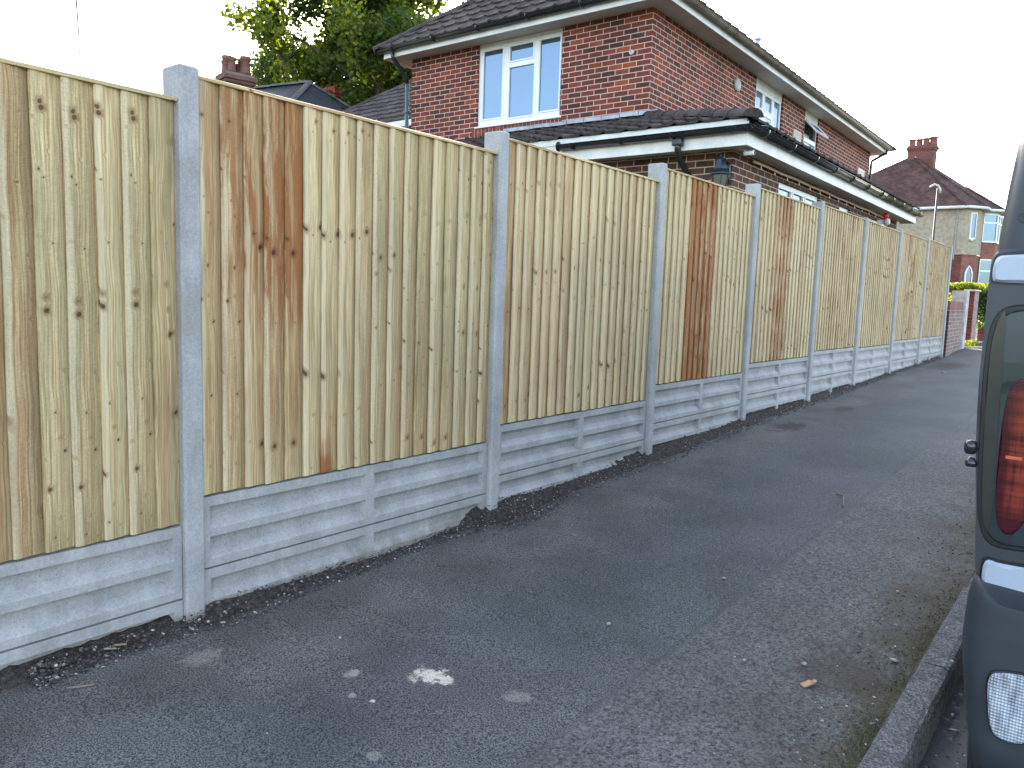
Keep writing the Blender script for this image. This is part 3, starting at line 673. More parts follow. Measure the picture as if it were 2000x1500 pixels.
def window(par, axis, off, sgn, rect, lights, name="window", fw=.05, glass=GLASS, curtain=None, sill=True, skip=()):
    """rect u0,u1,z0,z1; lights: list of pane rects; frame stands at off (outer face)"""
    u0, u1, z0, z1 = rect
    def bx(m, a, b, c, d, o0, o1, bev=.006):
        f0, f1 = off-sgn*o0, off-sgn*o1
        if axis == 'y': m.box(a, b, f0, f1, c, d, bev)
        else: m.box(f0, f1, a, b, c, d, bev)
    m = MB()
    # frame built as the full rect minus lights: columns/rows
    us = sorted(set([u0, u1]+[q for l in lights for q in l[:2]])); zs = sorted(set([z0, z1]+[q for l in lights for q in l[2:4]]))
    for a, b in zip(us, us[1:]):
        run = None
        for c, d in list(zip(zs, zs[1:]))+[(None, None)]:
            ins = c is None or any(l[0] <= (a+b)/2 <= l[1] and l[2] <= (c+d)/2 <= l[3] for l in lights)
            if not ins: run = (run[0] if run else c, d)
            elif run:
                f0, f1 = off, off-sgn*.06
                if axis == 'y': m.box(a, b, f0, f1, run[0], run[1])
                else: m.box(f0, f1, a, b, run[0], run[1])
                run = None
    W = m.build(name, UPVC, par)
    for i, l in enumerate(lights):
        if i in skip: continue
        a, b, c, d = l; s = MB()
        for q in ((a-.012, a+.012, c-.012, d+.012), (b-.012, b+.012, c-.012, d+.012), (a+.012, b-.012, c-.012, c+.012), (a+.012, b-.012, d-.012, d+.012)):
            bx(s, *q, -.012, .02, .004)
        s.build("sash", UPVC, W)
        g = MB()
        if axis == 'y': g.poly((a+.012, off-sgn*.015, c+.012), (b-.012, off-sgn*.015, c+.012), (b-.012, off-sgn*.015, d-.012), (a+.012, off-sgn*.015, d-.012))
        else: g.poly((off-sgn*.015, a+.012, c+.012), (off-sgn*.015, b-.012, c+.012), (off-sgn*.015, b-.012, d-.012), (off-sgn*.015, a+.012, d-.012))
        g.build("pane", glass, W)
    if curtain:
        g = MB(); n = 40
        for (a, b) in curtain:
            vs = []
            for k in range(n+1):
                u = a+(b-a)*k/n; dd = off-sgn*(.012+.0012*math.sin(k*1.9))
                for z in (z0+.06, z1-.3): vs.append((u, dd, z) if axis == 'y' else (dd, u, z))
            g.add(vs, [(2*k, 2*k+2, 2*k+3, 2*k+1) for k in range(n)])
        g.build("curtain", CURT, W)
    if sill:
        s = MB(); bx(s, u0-.03, u1+.03, z0-.03, z0-.002, -.06, .06, .006); s.build("sill", UPVC, W)
    return W

ZE = 3.975   # soffit level
FW = (-3.11, -1.49, 2.70, 3.93)
m = MB(); wall(m, 'y', 0, -4.6, 0, -1.5, ZE, [(FW[0], FW[1], FW[2], ZE)], .09, -1)
m.build("wall", BRX, H)
m = MB(); sw = [(3.90, 5.32, 2.75, ZE), (6.66, 7.60, 2.75, ZE)]
wall(m, 'x', 0, 0, 12.05, -1.5, ZE, sw, .09, 1); m.poly((-4.6, 0, -1.5), (-4.6, 12.05, -1.5), (-4.6, 12.05, ZE), (-4.6, 0, ZE)); m.build("wall", BRY, H)
m = MB(); m.poly((-4.6, 12.05, -1.5), (0, 12.05, -1.5), (0, 12.05, ZE), (-4.6, 12.05, ZE)); m.build("wall", BRX, H)
# dark interior backing behind windows, header boards above
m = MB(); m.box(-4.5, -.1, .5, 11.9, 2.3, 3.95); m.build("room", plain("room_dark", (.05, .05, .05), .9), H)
for q in ((FW[0], FW[1], .03, .09, FW[3]+.002), (-.09, -.03, 3.90, 5.32, 3.83), (-.09, -.03, 6.66, 7.60, 3.83)):
    m = MB(); m.box(*q, ZE-.002); m.build("header_board", FASC, H)
window(H, 'y', .035, -1, FW, [(-3.03, -2.62, 2.80, 3.87), (-2.50, -2.03, 3.63, 3.87), (-2.50, -2.00, 2.77, 3.55), (-1.92, -1.53, 2.80, 3.87)])
m = MB(); m.box(-2.42, -2.12, .018, .03, 3.885, 3.897, .003); m.build("trickle_vent", UPVC, H)
m = MB(); m.poly((FW[0]-.1, -.004, FW[2]-.26), (FW[1]+.05, -.004, FW[2]-.26), (FW[1]+.05, -.004, FW[2]-.035), (FW[0]-.1, -.004, FW[2]-.035)); m.build("soldier_course", SOLD, H)
window(H, 'x', -.035, 1, (3.92, 5.30, 2.75, 3.83), [(3.97, 4.34, 2.80, 3.78), (4.42, 4.82, 3.50, 3.78), (4.42, 4.82, 2.80, 3.42), (4.90, 5.25, 2.80, 3.78)], glass=GLASSD, curtain=[(3.98, 4.33), (4.44, 4.80), (4.92, 5.08)])
W2 = window(H, 'x', -.035, 1, (6.68, 7.58, 2.75, 3.83), [(6.74, 7.52, 3.46, 3.77), (6.74, 7.52, 2.80, 3.38)], glass=GLASSD, curtain=[(6.76, 7.15)], skip=(0,))
# open top-hung sash
s = MB(); hz = 3.80; rt = Matrix.Rotation(R(-42), 3, 'Y'); org = (0, 0, hz)
for q in ((6.72, 6.76, 3.44, 3.80), (7.50, 7.54, 3.44, 3.80), (6.76, 7.50, 3.44, 3.48), (6.76, 7.50, 3.76, 3.80)):
    s.box(-.03, .005, q[0], q[1], q[2], q[3], .004, rt, org)
s.build("open_sash", UPVC, W2)
g = MB(); pv = [Vector((-.012, y, z)) for y, z in ((6.76, 3.48), (7.50, 3.48), (7.50, 3.76), (6.76, 3.76))]; O = Vector(org)
g.poly(*[rt @ (p-O)+O for p in pv]); g.build("pane", GLASSD, W2)

def half_gutter(m, p0, p1, r, out, n=8):
    """half round gutter from p0 to p1 (Vectors), out = horizontal outward direction"""
    p0, p1, out = Vector(p0), Vector(p1), Vector(out); L = (p1-p0); vs = []
    prof = [(math.cos(a)*r, math.sin(a)*r) for a in [math.pi+math.pi*k/n for k in range(n+1)]]
    prof = [(prof[0][0], .0)]+prof+[(prof[-1][0]+.006, 0), (prof[-1][0]+.006, .004)]
    inner = [(c*.93, s*.93+.0) for c, s in prof[1:n+2]][::-1]
    pr = prof + inner
    for p in (p0, p1):
        for c, s in pr: vs.append(p + out*(-c*-1) + Vector((0, 0, s)))
    k = len(pr); m.add(vs, [(q, (q+1) % k, k+(q+1) % k, k+q) for q in range(k)]+[tuple(range(k))[::-1], tuple(range(k, 2*k))])
def brackets(m, p0, p1, r, out, step):
    p0, p1, out = Vector(p0), Vector(p1), Vector(out).normalized(); d = (p1-p0); n = max(1, int(d.length/step)); t = d.normalized()
    for i in range(n+1):
        c = p0+d*((i+.3)/(n+.6)); vs = []; N = 8
        for s_ in (-.02, .02):
            for rr in (r+.001, r+.011):
                for k in range(N+1):
                    a = math.pi+math.pi*k/N; vs.append(c+t*s_+out*(math.cos(a)*rr)+Vector((0, 0, math.sin(a)*rr+.004)))
        K = N+1; fs = []
        for k in range(N):
            fs += [(k, k+1, K+k+1, K+k), (2*K+k, 3*K+k, 3*K+k+1, 2*K+k+1), (K+k, K+k+1, 3*K+k+1, 3*K+k), (k, 2*K+k, 2*K+k+1, k+1)]
        m.add(vs, fs)

OV = .33
m = MB()   # soffit ring (below) and fascia
m.box(-4.6-OV, OV, -OV, 0-.002, ZE+.001, ZE+.02); m.box(.002, OV, 0, 12.05+OV, ZE+.001, ZE+.02); m.box(-4.6-OV, -4.602, 0, 12.05+OV, ZE+.001, ZE+.02); m.box(-4.6, 0, 12.052, 12.05+OV, ZE+.001, ZE+.02)
m.build("soffit", SOFF, H)
m = MB(); m.box(-4.6-OV, OV+.018, -OV-.02, -OV, ZE-.03, ZE+.115, .002); m.box(OV, OV+.02, -OV+.001, 12.05+OV, ZE-.03, ZE+.10, .002)
m.box(-4.6-OV, OV, 12.05+OV, 12.05+OV+.02, ZE-.03, ZE+.115); m.box(-4.62-OV, -4.6-OV, -OV, 12.05+OV, ZE-.03, ZE+.115); m.build("fascia", FASC, H)
m = MB(); half_gutter(m, (-4.6-OV-.04, -OV-.085, ZE+.105), (OV+.08, -OV-.085, ZE+.105), .062, (0, -1, 0)); brackets(m, (-4.6-OV, -OV-.085, ZE+.105), (OV, -OV-.085, ZE+.105), .062, (0, 1, 0), .95)
m.build("gutter", BLKP, H, True)
m = MB(); half_gutter(m, (OV+.085, -OV-.12, ZE+.10), (OV+.085, 12.05+OV, ZE+.10), .055, (1, 0, 0)); m.build("gutter", GRYP, H, True)
m = MB(); m.tube([(-4.66, -OV-.085, ZE+.03), (-4.66, -OV-.07, ZE-.06), (-4.66, -.08, ZE-.30), (-4.66, -.05, ZE-.40)], .036, 12); m.build("gutter_outlet", BLKP, H, True)
tealp = plain("faded_downpipe", (.075, .12, .125), .35, .5, 0, .1, 4)
m = MB(); m.tube([(-4.66, -.05, ZE-.34), (-4.66, -.05, -1.3)], .034, 14); 
for z in (3.1, 1.4, -.2): m.box(-4.70, -4.62, -.092, -.001, z-.02, z+.02, .004)
m.build("downpipe", tealp, H, True)
m = MB(); m.tube([(OV+.085, 12.0, ZE+.03), (OV+.06, 12.0, ZE-.05), (.06, 12.0, ZE-.22), (.05, 12.0, ZE-.32), (.05, 12.0, 1.2)], .036, 12); m.build("downpipe", BLKP, H, True)

def tiles(m, e0, e1, t0, t1, gauge=.33, cw=.30, amp=.016, lip=.032, rn=None, flat=False):
    """tile surface: eave e0->e1, top t0->t1, courses as stepped rolls"""
    rn = rn or random.Random(1); e0, e1, t0, t1 = map(Vector, (e0, e1, t0, t1))
    ex_ = (e1-e0); L0 = ex_.length; ux = ex_.normalized(); slope = ((t0+t1)/2-(e0+e1)/2); 
    up = slope - ux*slope.dot(ux); S = up.length; uv_ = up.normalized(); nn = ux.cross(uv_).normalized()
    if nn.z < 0: nn = -nn
    nc = int(S/gauge)+1; sub = 6 if not flat else 2; du = cw/sub
    a0 = 0; a1 = L0; b0 = (t0-e0).dot(ux); b1 = (t1-e0).dot(ux)
    for j in range(nc):
        s0, s1 = j*gauge, min((j+1)*gauge+.02, S)
        if s0 >= S: break
        f0, f1 = s0/S, s1/S; ul0, ur0 = b0*f0, L0+(b1-L0)*f0; ul1, ur1 = b0*f1, L0+(b1-L0)*f1
        off = (j % 2)*cw*.5 if flat else 0
        i0 = int(math.floor((min(ul0, ul1)-off)/du)); i1 = int(math.ceil((max(ur0, ur1)-off)/du))
        for i in range(i0, i1):
            p, q = i*du+off, (i+1)*du+off
            def h(u):
                if flat: return 0
                t = (u/cw) % 1.0; return amp*(max(0, math.cos((t-.5)*2*math.pi*1.6)) if abs(t-.5) < .32 else 0) - amp*.2
            if i % sub == 0 or i == i0: m.cur = (rn.random(), 0, 0, 1); jz = rn.uniform(-.003, .003)
            pl0, pr0, pl1, pr1 = max(p, ul0), min(q, ur0), max(p, ul1), min(q, ur1)
            if pl0 >= pr0 and pl1 >= pr1: continue
            if pl0 > pr0: pl0 = pr0 = min(max(pl0, ul0), ur0)
            if pl1 > pr1: pl1 = pr1 = min(max(pl1, ul1), ur1)
            hp, hq = h(p), h(q)
            A = e0+ux*pl0+uv_*s0+nn*(lip+hp+jz); B = e0+ux*pr0+uv_*s0+nn*(lip+hq+jz)
            Cc = e0+ux*pr1+uv_*s1+nn*(.006+hq); D = e0+ux*pl1+uv_*s1+nn*(.006+hp)
            m.add([A, B, Cc, D, A-nn*.026-nn*0, B-nn*.026], [(0, 1, 2, 3), (4, 5, 1, 0)])
def ridge_tiles(m, p0, p1, r=.11, L=.32, rn=None):
    rn = rn or random.Random(4); p0, p1 = Vector(p0), Vector(p1); d = p1-p0; n = max(1, int(d.length/L)); t = d.normalized()
    side = t.cross(Vector((0, 0, 1))).normalized(); up = side.cross(t).normalized()
    for i in range(n):
        a, b = p0+d*(i/n), p0+d*((i+1)/n+.02/d.length); m.cur = (rn.random(), 0, 0, 1); vs = []; N = 8; j = rn.uniform(-.006, .006)
        for c, rr in ((a, r), (b, r*.93)):
            for k in range(N+1):
                an = math.pi*k/N; vs.append(c+side*math.cos(an)*rr+up*(math.sin(an)*rr*.75+j-.02))
        K = N+1; m.add(vs, [(k, k+1, K+k+1, K+k) for k in range(N)]+[tuple(range(K))])
pt = math.tan(R(38)); OE = OV+.13; hw = (4.6+2*OE)/2; rz = ZE+.10+hw*pt
e = [(-4.6-OE, -OE, ZE+.10), (OE, -OE, ZE+.10), (OE, 12.05+OE, ZE+.10), (-4.6-OE, 12.05+OE, ZE+.10)]
rA, rB = (-2.3, -OE+hw, rz), (-2.3, 12.05+OE-hw, rz)
m = MB(); tiles(m, e[0], e[1], rA, rA, amp=.024, lip=.038); tiles(m, e[1], e[2], rA, rB); tiles(m, e[2], e[3], rB, rB); tiles(m, e[3], e[0], rB, rA)
m.poly(*[(p[0], p[1], p[2]-.02) for p in e])
roof = m.build("roof", TILE, H, bc=True)
m = MB(); [ridge_tiles(m, a, b) for a, b in ((e[0], rA), (e[1], rA), (e[2], rB), (e[3], rB), (rA, rB))]; m.build("ridge_tiles", TILE, roof, bc=True)
m = MB(); m.tube([(-2.3, 9.75, rz-.1), (-2.3, 9.75, rz+.30)], .06, 12); m.tube([(-2.3, 9.75, rz+.30), (-2.3, 9.75, rz+.36)], .085, 12)
m.build("flue", plain("flue_metal", (.55, .56, .58), .4, .5, .3, .1, 5), roof, True)

# wall fittings on the side wall
vent = plain("vent_plastic", (.55, .50, .42), .5, .4, 0, .1, 20)
def ventbox(y0, y1, z0, z1):
    m = MB(); m.box(.001, .03, y0, y1, z0, z1, .006)
    for k in range(6): z = z0+(z1-z0)*(k+1)/7; m.box(.03, .042, y0+.03, y1-.03, z-.006, z+.006)
    m.build("wall_vent", vent, H)
ventbox(5.98, 6.42, 3.20, 3.46); ventbox(10.9, 11.5, 3.0, 3.44)
m = MB(); m.lathe([(.0, .0), (.10, .0), (.11, .02), (.09, .05), (.0, .055)], (.0, 3.0, 3.62), 20, 'x'); m.build("round_plate", plain("grey_plate", (.42, .42, .40), .5), H, True)
m = MB(); m.lathe([(.0, .0), (.035, .0), (.035, .03), (.0, .035)], (-.30, -.002, 3.42), 12, 'y'); m.build("old_bracket", plain("rust_white", (.5, .45, .42), .6, .3, 0, .4, 60), H)

# left wing behind
wy = 3.0
m = MB(); WE = 3.80
tiles(m, (-11.7, wy-.3, WE), (-4.62, wy-.3, WE), (-9.5, wy+3.2, WE+2.3), (-4.62, wy+3.2, WE+2.3), rn=random.Random(8)); 
wr = m.build("roof", TILE2, H, bc=True); wr["label"] = "lower mossy roof of the rear wing"
m = MB(); ridge_tiles(m, (-11.7, wy-.3, WE), (-9.5, wy+3.2, WE+2.3)); m.build("ridge_tiles", TILE2, wr, bc=True)
m = MB(); m.poly((-11.3, wy, -1.5), (-4.62, wy, -1.5), (-4.62, wy, WE), (-11.3, wy, WE)); m.build("wall", BRX, H)
m = MB(); m.box(-11.7, -4.62, wy-.34, wy-.32, WE-.14, WE-.01, .003); m.build("fascia", FASC, H)

# ---- single storey extension
X0, X1 = -4.5, 1.90; YF, YB = -1.55, 6.62; ZX = 1.665
EXT = []
wins = [(-.05, 1.66, .55, 1.53), (2.67, 3.28, .75, 1.53), (4.38, 5.99, .55, 1.53)]
m = MB(); wall(m, 'y', YF, X0, X1, -1.5, ZX, [], .09, -1); m.build("extension_wall", EBX, H)
m = MB(); wall(m, 'x', X1, YF, YB, -1.5, ZX, wins, .09, 1); m.poly((X1, YB, -1.5), (0, YB, -1.5), (0, YB, ZX), (X1, YB, ZX)); m.build("extension_wall", EBY, H)
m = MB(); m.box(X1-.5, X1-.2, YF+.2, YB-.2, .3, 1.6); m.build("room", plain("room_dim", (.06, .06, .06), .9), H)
window(H, 'x', X1-.035, 1, wins[0], [(0.02, .52, 1.30, 1.47), (.60, 1.02, .65, 1.47), (1.10, 1.60, 1.30, 1.47), (0.02, .52, .62, 1.22), (1.10, 1.60, .62, 1.22)], glass=GLASSD)
window(H, 'x', X1-.035, 1, wins[1], [(2.73, 3.22, .8, 1.46)], glass=GLASSD)
window(H, 'x', X1-.035, 1, wins[2], [(4.45, 5.10, .62, 1.46), (5.2, 5.92, .62, 1.46)], glass=GLASSD)
FX, FY = 2.157, -1.853
m = MB(); m.box(X0, FX, FY, YF-.002, ZX+.001, ZX+.018); m.box(X1+.002, FX, YF, 6.85, ZX+.001, ZX+.018); m.build("soffit", SOFF, H)
m = MB(); m.box(X0, FX+.018, FY-.018, FY, ZX-.028, ZX+.215, .003); m.box(FX, FX+.018, FY, 6.86, ZX-.028, ZX+.135, .003)
m.box(X1, FX+.018, 6.86, 6.88, ZX-.028, ZX+.135, .003); m.build("fascia", FASC, H)
GZ = ZX+.155
m = MB(); half_gutter(m, (-.16, FY-.078, GZ), (FX+.10, FY-.078, GZ), .060, (0, -1, 0)); brackets(m, (-.14, FY-.078, GZ), (FX+.05, FY-.078, GZ), .060, (0, 1, 0), .75)
m.lathe([(0, 0), (.06, 0), (.06, .01), (0, .01)], (-.16, FY-.078, GZ-.01), 12, 'x')
m.build("gutter", BLKP, H, True)
m = MB(); half_gutter(m, (FX+.078, FY-.14, GZ), (FX+.078, 3.9, GZ), .060, (1, 0, 0)); brackets(m, (FX+.078, FY, GZ), (FX+.078, 3.9, GZ), .060, (1, 0, 0), .85); m.build("gutter", BLKP, H, True)
m = MB(); half_gutter(m, (FX+.078, 3.9, GZ), (FX+.078, 7.0, GZ), .060, (1, 0, 0)); og = m.build("gutter", GRNP, H, True); og["label"] = "algae stained far end of the lower gutter"
for yk in (4.35, 5.1, 5.85, 6.6):
    m = MB(); brackets(m, (FX+.078, yk, GZ), (FX+.078, yk+.1, GZ), .060, (1, 0, 0), .1); m.build("gutter_bracket", BLKP, og, True)
m = MB(); m.box(FX-.02, FX+.142, 3.0, 7.0, GZ+.005, GZ+.012); 
m = MB(); m.tube([(1.42, FY-.078, GZ-.05), (1.42, FY-.078, GZ-.17), (1.42, FY-.03, GZ-.26), (1.42, YF-.06, GZ-.42), (1.42, YF-.05, GZ-.5), (1.42, YF-.05, -1.3)], .036, 12)
m.box(1.365, 1.475, FY-.12, FY-.035, GZ-.14, GZ-.07, .006); m.build("downpipe", BLKP, H, True)
# lean-to tiles with hip, lead flashing, white tray above the gutter
EA, EBk = FX+.06, FY-.05; zE, zT = 1.895, 2.50
m = MB(); tiles(m, (X0, EBk, zE), (EA, EBk, zE), (X0, -.01, zT), (0.02, -.01, zT), gauge=.30, amp=.028, lip=.045, rn=random.Random(12)); tiles(m, (EA, EBk, zE), (EA, 6.9, zE), (0.01, -.01, zT), (0.01, 6.9, zT), gauge=.30, rn=random.Random(13))
xr_ = m.build("extension_roof", TILE2, H, bc=True)
m = MB(); ridge_tiles(m, (EA+.03, EBk-.03, zE+.03), (0.03, 0.0, zT+.03), .12, .36); m.build("ridge_tiles", TILE2, xr_, bc=True)
m = MB(); m.box(X0, EA-.06, FY-.03, FY-.008, zE-.058, zE+.012); m.build("roof_tray", FASC, xr_)
m = MB()
for k in range(9):
    a = -2.55+k*.30; b = a+.29; dz = random.uniform(-.004, .004)
    m.add([(a, -.006, zT+.115+dz), (b, -.006, zT+.115+dz), (b, -.008, zT+.055), (a, -.008, zT+.055), (b, -.15, zT+.025+dz), (a, -.15, zT+.025+dz)], [(0, 1, 2, 3), (3, 2, 4, 5)])
m.build("flashing", LEAD, xr_)
weedm = plain("dead_weed", (.06, .05, .03), .9)
for k in range(5):
    m = MB(); m.tube([(FX+.12, FY+.25+k*.22, GZ+.01), (FX+.13, FY+.25+k*.22, GZ+.05+.02*(k % 2))], .008, 5); m.build("gutter_weed", weedm, H)

HM = Matrix.Translation((-2.579, 9.786, 0)) @ Matrix.Rotation(TH, 4, 'Z')
def hw_(x, y, z): return HM @ Vector((x, y, z))
# lantern on the corner
LP = hw_(1.86, -1.78, 1.37)
ln = empty("wall_lantern", LP, TH, label="black coach lantern with tinted glass on the corner of the extension", cat="lantern")
lm = plain("lantern_black", (.012, .022, .030), .15, .6, 0, .1, 20); lg = m_glass("lantern_glass", (.12, .10, .075), .12)
m = MB(); m.lathe([(.0, .21), (.012, .21), (.02, .185), (.012, .17), (.045, .155), (.055, .12), (.075, .055), (.115, .012), (.118, 0), (.105, -.008), (.0, -.008)], n=6)
m.build("cap", lm, ln)
m = MB()
for k in range(6):
    a = 2*math.pi*k/6; m.tube([(.098*math.cos(a), .098*math.sin(a), -.008), (.050*math.cos(a), .050*math.sin(a), -.24)], .006, 6)
m.lathe([(.0, -.24), (.056, -.24), (.056, -.255), (.03, -.275), (.012, -.30), (0, -.30)], n=6); m.build("cage", lm, ln)
m = MB(); m.lathe([(.092, -.009), (.046, -.238)], n=6); m.build("glass", lg, ln)
m = MB(); m.box(-.03, .03, .19, .215, -.06, .16, .01); m.tube([(0, .20, .0), (0, .13, .05), (-.06, .07, .14), (-.07, 0, .20), (-.02, -.02, .235), (0, 0, .205)], .011, 8); m.tube([(0, .2, .12), (.02, .12, .17), (0, .03, .18)], .008, 8)
m.build("bracket", lm, ln, True)
# camera under the soffit
cp = hw_(2.02, -1.62, 1.60)
cm = empty("security_camera", cp, TH, label="small white security camera under the soffit above the lantern", cat="camera")
m = MB(); m.lathe([(.0, 0), (.024, 0), (.026, .02), (.026, .11), (.021, .115), (0, .115)], (0.03, 0, -.0), 14, 'x'); m.build("body", UPVC, cm, True)
m = MB(); m.lathe([(.0, 0), (.019, 0), (.019, .004), (0, .005)], (.146, 0, 0), 12, 'x'); m.build("lens", BLKP, cm, True)
m = MB(); m.tube([(.04, 0, .03), (0.0, 0.02, .05), (-.02, .05, .055)], .012, 8); m.lathe([(0, 0), (.035, 0), (.03, .02), (0, .02)], (-.02, .05, .045), 12); m.build("bracket", UPVC, cm, True)
# round sensor
sp = hw_(1.74, -1.552, 1.50); sn = empty("wall_sensor", sp, TH, label="small round white sensor on the brown brick front of the extension", cat="sensor")
m = MB(); m.lathe([(.0, 0), (.034, 0), (.036, .015), (.026, .03), (0, .032)], (0, 0, 0), 16, 'y'); m.build("housing", UPVC, sn, True)
m = MB(); m.lathe([(.0, 0), (.012, 0), (.012, .003), (0, .004)], (0, -.031, 0), 10, 'y'); m.build("eye", BLKP, sn, True)
# festoon lights
fs_ = empty("festoon_lights", hw_(1.96, -1.1, 1.6), TH, label="string of small festoon lights under the soffit of the extension side", cat="string lights")
pink = plain("pink_cable", (.62, .42, .34), .6, .3, 0, .15, 10)
m = MB(); L_ = 6.3; m.tube([(0, L_*k/40, .004*math.sin(k*.8)) for k in range(41)], .014, 7); m.build("cable", pink, fs_, True)
bm_ = plain("small_bulb", (.62, .50, .42), .3)
b0 = MB(); b0.lathe([(0, 0), (.007, -.002), (.008, -.02), (.012, -.035), (.009, -.046), (0, -.05)], (0, 0, 0), 8)
bo = b0.build("bulb", bm_, fs_, True); bo.location = (0, .25, -.01)
for k in range(1, 13):
    q = bo.copy(); COL.objects.link(q); q.parent = fs_; q.location = (0, .25+k*.46, -.01)
# red ball and flood light
fp = hw_(1.93, 5.05, 1.60); fl = empty("floodlight", fp, TH, label="round white floodlight on the brown side wall under the soffit", cat="light")
m = MB(); m.lathe([(0, 0), (.06, .0), (.075, .04), (.045, .08), (0, .085)], (.10, 0, -.10), 16, 'x'); m.build("lamp_head", plain("offwhite_lamp", (.50, .48, .44), .4), fl, True)
m = MB(); m.box(-.02, .10, -.03, .03, -.14, -.06, .008); m.build("bracket", UPVC, fl)
redb = MB(); redb.lathe([(0, -.055), (.03, -.045), (.050, -.015), (.050, .015), (.03, .04), (0, .05)], (0, 0, 0), 16)
ro_ = redb.build("red_beacon", plain("red_plastic", (.75, .015, .03), .35), None, True); ro_.location = hw_(2.06, 4.95, 1.595); tag(ro_, "small bright red ball on the wall beside the round white floodlight", "beacon")

# ---------------------------------------------------------------- houses behind on the left
RBZ = m_brick("far_brick_x", 0, RB[1:], (.35, .26, .2)); 
def chimney(par, x0, x1, y0, y1, z0, z1, pots, mat, potmat, ph=.5, name="chimney", fat=1):
    m = MB(); m.box(x0, x1, y0, y1, z0, z1-.32, 0); m.box(x0-.05, x1+.05, y0-.05, y1+.05, z1-.32, z1-.22); m.box(x0-.1, x1+.1, y0-.1, y1+.1, z1-.22, z1-.10); m.box(x0-.04, x1+.04, y0-.04, y1+.04, z1-.10, z1)
    c = m.build(name, mat, par); p0 = None
    for (px, py, s) in pots:
        if p0 is None:
            q = MB(); q.lathe([(.0, 0), (.15, 0), (.13, .06), (.115, ph*.75), (.14, ph*.8), (.145, ph), (.11, ph), (.10, ph*.6), (0, ph*.6)], (0, 0, 0), 14); p0 = q.build("chimney_pot", potmat, c, True); k = p0
        else: k = p0.copy(); COL.objects.link(k); k.parent = c
        k.location = (px, py, z1); k.scale = (s*fat, s*fat, s)
    return c
def xbrick(name, cols, mortar): return m_brick(name, 0, cols, mortar)
SL = plain("dark_slate", (.040, .043, .052), .6, .4, 0, .15, 3)
gs = NB("slate_roof"); go_ = gs.geo(); sz = gs.sep(go_)
crs = gs.m('FRACT', gs.m('MULTIPLY', sz[2], 7.5)); gs.fin(gs.mul(gs.mul((.040, .044, .054), gs.rng(crs, 0, .15, .55, 1.05)), gs.rng(gs.noise(go_, 3, 4), .3, .7, .8, 1.25)), .55, gs.bump(crs, .5, .02), .4); SLT = gs.mat
potm = plain("terracotta_pot", (.17, .085, .062), .8, .2, 0, .25, 4); chb = m_brick("chimney_brick", 0, [(.09, .045, .038), (.13, .058, .046), (.17, .08, .06)], (.20, .16, .14), bw=.23, bh=.08)
# slate roofed house
S = empty("slate_house", (-19.37, 16.62, 0), R(8), label="house with dark slate hipped roof showing behind the fence in front of the tree", cat="house")
ap = (0, 0, 6.86); ap2 = (-4.5, -.4, 6.86); zev = 4.3
cF = (.55, -3.0, zev); cR = (3.9, 2.4, zev); cL = (-8, -3.4, zev); cB = (-8, 3, zev)
m = MB(); m.poly(cL, cF, ap, ap2); m.poly(cF, cR, ap); m.poly(cR, cB, ap2, ap); m.poly(cB, cL, ap2); srf = m.build("roof", SLT, S)
m = MB(); ridge_tiles(m, cF, ap, .13, .4); ridge_tiles(m, ap2, ap, .13, .4); ridge_tiles(m, cR, ap, .10, .4); m.build("ridge_tiles", plain("grey_ridge", (.13, .125, .125), .8, .3, 0, .2, 4), srf, bc=True)
m = MB(); m.add([(p[0]*.94, p[1]*.94, z) for p in (cL, cF, cR, cB) for z in (-1.4, zev)], [(0, 2, 3, 1), (2, 4, 5, 3), (4, 6, 7, 5), (6, 0, 1, 7)]); m.build("wall", chb, S)
chimney(S, -.12, .36, .8, 1.1, 5.2, 6.88, [], plain("red_stack", (.36, .07, .05), .8, .2, 0, .3, 5), potm)
# chimney of the nearer house
Ch = empty("chimney_house", (-19.35, 13.6, 0), R(-12), label="low house behind the fence with tall corbelled brick chimney and clay pots", cat="house")
m = MB(); m.add([(-5, -3, 4.2), (3, -3, 4.2), (3, 3.4, 4.2), (-5, 3.4, 4.2), (-3, .1, 5.55), (.8, .1, 5.55)], [(0, 1, 5, 4), (1, 2, 5), (2, 3, 4, 5), (3, 0, 4)]); m.build("roof", SLT, Ch)
m = MB(); m.box(-4.7, 2.7, -2.7, 3.1, -1.4, 4.2); m.build("wall", chb, Ch)
chimney(Ch, -.42, .42, -.18, .62, 5.0, 6.42, [(-.20, 0, .95), (.02, -.02, 1.15), (.30, .02, .95), (-.2, .42, .9), (.08, .42, 1.1), (.33, .42, 1.15)], chb, potm, .45)
# teal pole
m = MB(); m.tube([(-8.60, 8.15, -1.3), (-8.60, 8.15, 2.86)], .032, 10); m.tube([(-8.60, 8.15, 2.86), (-8.60, 8.15, 2.90)], .040, 10)
tag(m.build("garden_pole", plain("teal_paint", (.06, .25, .25), .5), smooth=True), "thin teal pole rising just above the fence in front of the slate roof", "pole")
# faint overhead wire
m = MB(); m.tube([(-12.50, 6.40, 5.75), (-18.9, 9.13, 6.22), (-25.38, 11.84, 6.85)], .022, 5)
tag(m.build("overhead_wire", plain("wire_grey", (.06, .06, .07), .6)), "thin grey wire hanging down against the white sky above the left panel", "wire")

